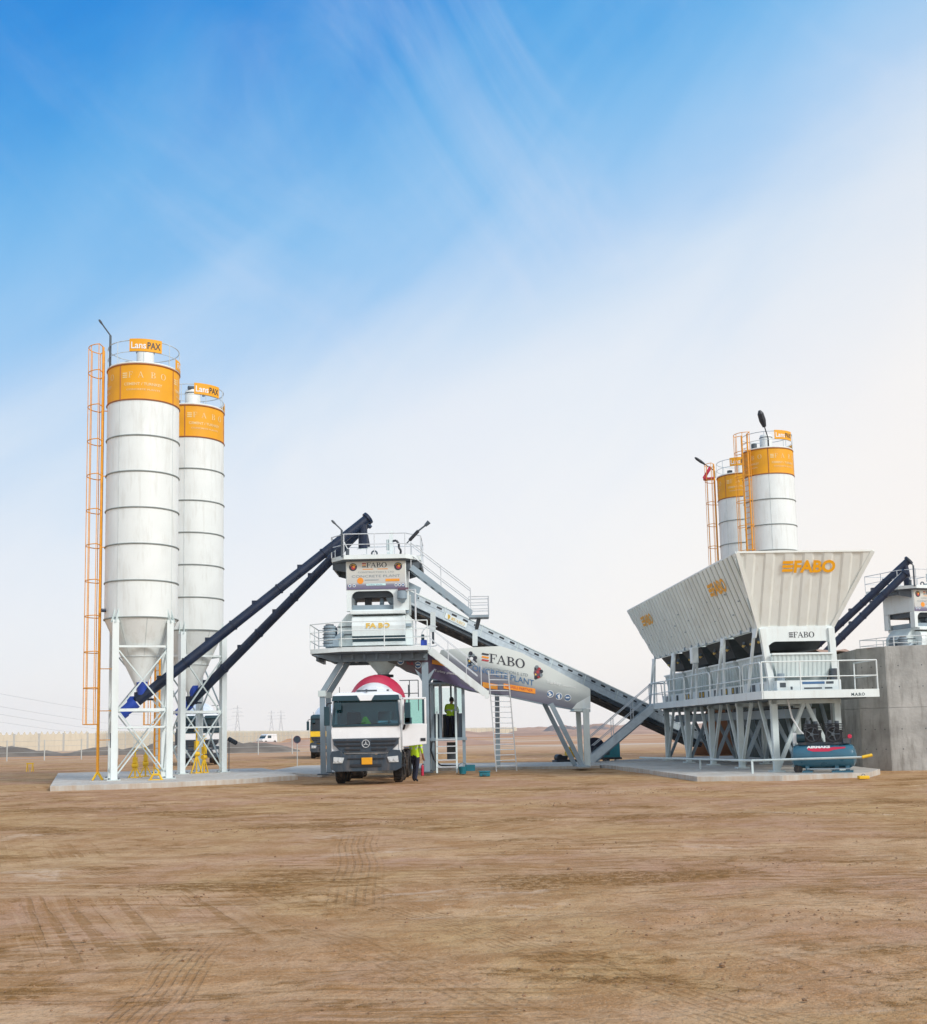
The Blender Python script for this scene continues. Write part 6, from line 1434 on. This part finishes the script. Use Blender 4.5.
bk = thing('bucket', 'small teal bucket on the ground at the foot of the cabin ladder', 'bucket', (P(462.5, 764, 46).x, 46.0, 0))
part('shell', bk, lambda m: m.lathe([(.0, .02), (.13, .02), (.17, .30), (.16, .30), (.12, .04)], 'teal', 20)); part('handle', bk, lambda m: m.ring((0, 0, .28), .17, .01, 'steel_d', 16, 0, 180, axis='y'))
bk = thing('spare_box', 'turquoise open crate beside the small bucket under the cabin', 'crate', (P(470, 764, 46.3).x, 46.3, .0)); part('body', bk, lambda m: (m.box(-.2, .2, -.15, .15, .12, .16, 'teal'), m.box(-.2, .2, -.15, -.12, .16, .36, 'teal'), m.box(-.2, .2, .12, .15, .16, .36, 'teal'), m.box(-.2, -.17, -.12, .12, .16, .36, 'teal'), m.box(.17, .2, -.12, .12, .16, .36, 'teal')))
rd = thing('fire_extinguisher', 'red fire extinguisher standing beside the tower leg behind the truck door', 'extinguisher', (P(422.3, 762, 45.6).x, 45.6, .0))
part('cylinder', rd, lambda m: m.lathe([(0, .0), (.09, .0), (.09, .48), (.05, .56), (0, .57)], 'red', 16)); part('valve', rd, lambda m: (m.box(-.02, .08, -.02, .02, .56, .62, 'black'), m.path([(.08, 0, .6), (.12, 0, .5), (.1, 0, .2)], .012, 'black', 6)))

rd.scale = (.6, .6, .75)
# yellow guard frames round the silo feet
def guard(label, px, py, Y, h=1.15, n=0):
    p = P(px, py, Y); r = thing('silo_valve_stand', label, 'stand', (p.x, Y, .16), R(20 * n), 'yellow stands among the silo legs')
    part('post', r, lambda m: (m.tube((0, 0, 0), (0, 0, h), .035, 'bollard_y', 10), m.box(-.14, .14, -.14, .14, 0, .04, 'bollard_y')))
    part('valve_body', r, lambda m: (m.tube((-.11, 0, h * .42), (.11, 0, h * .42), .10, 'bollard_y', 12), m.box(-.08, .08, -.08, .08, h * .5, h * .7, 'bollard_y')))
    part('handwheel', r, lambda m: m.ring((0, 0, h * .92), .10, .018, 'bollard_y', 16))
    part('brace', r, lambda m: (m.beam((0, 0, h * .4), (-.25, 0, 0), .05, .05, 'bollard_y'), m.beam((0, 0, h * .4), (.25, 0, 0), .05, .05, 'bollard_y')))
guard('yellow stand on the slab between the front legs of the nearest silo', 135, 773, 45.6, 1.15)
guard('yellow stand just right of the one between the nearest silo legs', 145.5, 771, 46.8, 1.25, 1)
guard('yellow stand left of two among the rear silo legs', 196.5, 770, 49.5, 1.95, 2)
guard('yellow stand right of two among the rear silo legs', 204, 769, 49.9, 1.6, 3)
r = thing('yellow_cleat', 'low yellow clamp lying at the foot of the nearest silo front right leg', 'clamp', (P(156, 777, 42.6).x, 42.6, .16)); part('arch', r, lambda m: m.path([(-.22, 0, .0), (-.12, 0, .2), (.12, 0, .2), (.22, 0, .0)], .04, 'bollard_y', 8)); part('pad', r, lambda m: m.box(-.26, .26, -.08, .08, 0, .03, 'bollard_y'))
r = thing('trestle', 'small yellow trestle standing on the dirt far left of the silos', 'trestle', (P(30, 768, 64).x, 64, 0)); 
for s in (-.3, .3): part('leg', r, lambda m: (m.beam((s, -.2, 0), (s, 0, .55), .06, .06, 'bollard_y'), m.beam((s, .2, 0), (s, 0, .55), .06, .06, 'bollard_y')))
part('bar', r, lambda m: m.beam((-.4, 0, .55), (.4, 0, .55), .08, .08, 'bollard_y')); r.scale = (.5, .7, .8)
r = thing('concrete_block', 'small yellow painted marker block on the dirt in front of the compressor', 'marker', (G(863.5, 779, 0).x, G(863.5, 779, 0).y, 0)); part('block', r, lambda m: m.box(-.16, .16, -.1, .1, 0, .1, 'bollard_y'), bevel=.02); part('loop', r, lambda m: m.ring((0, 0, .1), .05, .01, 'steel_d', 10, 0, 180, axis='y'))
# silo level pod: black round lamp right of the rear silo leg
r = thing('work_lamp', 'black tubular work lamp fixed low beside the right leg of the rear silo', 'lamp', (P(228, 765, 50.5).x, 50.5, .16)); lp = P(229, 739, 50.5)
part('post', r, lambda m: m.tube((lp.x, lp.y, .16), lp, .02, 'steel_d', 6), world=True); part('head', r, lambda m: m.tube(lp, P(236, 743, 50.3), .10, 'black', 12), world=True)
# round sign
r = thing('road_sign', 'small round dark sign on a thin post between the silos and the tower', 'sign', (P(297.3, 765, 61).x, 61, 0))
part('post', r, lambda m: m.tube((0, 0, 0), (0, 0, 1.35), .025, 'post', 8)); part('disc', r, lambda m: (m.disc((0, -.02, 1.45), .20, (0, -1, 0), .02, 'cab_g', 24), m.ring((0, -.045, 1.45), .185, .015, 'ink_p', 24, axis='y')))

# ================================================================= BOUNDARY WALL, FENCE, PYLONS
def bwall():
    pts = [(-100, 92), (-62, 128), (-58, 138), (-30, 240), (-48, 420), (60, 700)]
    pts = [G(-60, 762, 0), G(0, 757, 0)]
    A = Vector((-70, 120, 0)); B = Vector((-39, 190, 0)); C_ = Vector((-44, 420, 0)); D = Vector((60, 640, 0))
    r = thing('boundary_wall', 'long cream precast boundary wall with spiky top far behind the left silos', 'wall', (-60, 150, 0))
    for (a, b, h, step) in ((Vector((-115, 108, 0)), Vector((-48, 150, 0)), 2.45, 3.0), (Vector((-48, 150, 0)), Vector((-46, 300, 0)), 2.4, 4), (Vector((-46, 300, 0)), Vector((20, 460, 0)), 2.5, 5)):
        L_ = (b - a).length; d = (b - a) / L_; n = int(L_ / step)
        m = MB(); m.beam(a + Vector((0, 0, h / 2)), b + Vector((0, 0, h / 2)), .15, h, 'wallp')
        for k in range(int(L_ / .7)):
            c = a + d * .7 * k; m.prism([c + Vector((0, 0, h)), c + d * .45 + Vector((0, 0, h)), c + d * .225 + Vector((0, 0, h + .38))], (-d.y * .1, d.x * .1, 0), 'wallp')
        m.build('panel', r, world=True, smooth=0)
        m = MB()
        for k in range(n + 1): c = a + d * step * k; m.box(c.x - .14, c.x + .14, c.y - .14, c.y + .14, 0, h + .12, 'post')
        m.build('post', r, world=True, smooth=0)['kind'] = 'stuff'
bwall()
def fence():
    r = thing('wire_fence', 'thin wire fence with grey posts crossing the open ground behind the left silos', 'fence', (-30, 92, 0))
    pts = []
    x = -62.0
    while x < -8: pts.append(Vector((x, 92 + (x + 62) * .25, 0))); x += 2.9
    for p in pts: part('post', r, lambda m: m.tube(p, p + Vector((0, 0, 1.75)), .05, 'post', 6), world=True)
    m = MB()
    for h in (.2, .7, 1.2, 1.65): m.tube(pts[0] + Vector((0, 0, h)), pts[-1] + Vector((0, 0, h)), .012, 'post', 4)
    m.build('wire', r, world=True)
fence()
def pylon(label, px, Y, H):
    b = P(px, 735, Y); r = thing('pylon', label, 'pylon', (b.x, Y, 0), R(15), 'pylons on the skyline')
    w = H * .10; m = MB(); th = H * .006
    lv = [(0, w), (.25, w * .68), (.45, w * .42), (.62, w * .25), (.8, w * .18), (1, w * .03)]
    for (z0, w0), (z1, w1) in zip(lv, lv[1:]):
        for i in range(4):
            sx, sy = ((-1, -1), (1, -1), (1, 1), (-1, 1))[i]; tx_, ty = ((-1, -1), (1, -1), (1, 1), (-1, 1))[(i + 1) % 4]
            m.beam((sx * w0, sy * w0, z0 * H), (sx * w1, sy * w1, z1 * H), th, th, 'pylon'); m.beam((sx * w0, sy * w0, z0 * H), (tx_ * w1, ty * w1, z1 * H), th * .6, th * .6, 'pylon'); m.beam((tx_ * w0, ty * w0, z0 * H), (sx * w1, sy * w1, z1 * H), th * .6, th * .6, 'pylon')
    m.build('tower', r)
    for z, l in ((.66, .2), (.78, .17), (.9, .14)):
        part('crossarm', r, lambda q: (q.beam((-H * l, 0, z * H), (H * l, 0, z * H), th * .9, th, 'pylon'), q.beam((-H * l, 0, z * H), (0, 0, (z + .04) * H), th * .6, th * .6, 'pylon'), q.beam((H * l, 0, z * H), (0, 0, (z + .04) * H), th * .6, th * .6, 'pylon')))
pylon('lattice power pylon, tallest and leftmost of those on the skyline', 237.5, 1180, 33)
pylon('lattice power pylon in the middle of the three between silos and tower', 271.5, 1600, 36)
pylon('lattice power pylon, rightmost of the three between silos and tower', 281, 1500, 34)
pylon('very small far pylon on the skyline right of the operator cabin', 513, 2400, 22)
for i, (ya, yb) in enumerate(((690, 706), (703, 716), (711, 722), (719, 726))):
    m = MB(); a = P(-20, ya, 500); b = P(237, yb + 2, 1180)
    pts = [a.lerp(b, t / 14) - Vector((0, 0, 12 * math.sin(math.pi * t / 14) ** 1 * .8)) for t in range(15)]
    m.path(pts, .055, 'pylon', 4); o = m.build('power_line'); o['label'] = ['topmost', 'second from top', 'third from top', 'lowest'][i] + ' faint power line sagging across the far left sky'; o['category'] = 'power line'; o['group'] = 'power lines'

# ================================================================= HAZE
def haze():
    mb = MB(); mb.box(-2600, 2600, -60, 4600, -8, 130, 'concrete'); o = mb.build('haze', smooth=0)
    m = bpy.data.materials.new('haze'); m.use_nodes = True; nt = m.node_tree; nt.nodes.clear()
    out = nt.nodes.new('ShaderNodeOutputMaterial'); v = nt.nodes.new('ShaderNodeVolumePrincipled')
    v.inputs['Color'].default_value = (.99, .995, 1, 1); v.inputs['Density'].default_value = .00010; v.inputs['Anisotropy'].default_value = .2
    nt.links.new(v.outputs[0], out.inputs['Volume']); o.data.materials.clear(); o.data.materials.append(m); o['kind'] = 'stuff'
    o['label'] = 'thin pale desert haze softening the far plain'
haze()
scene.cycles.volume_bounces = 1
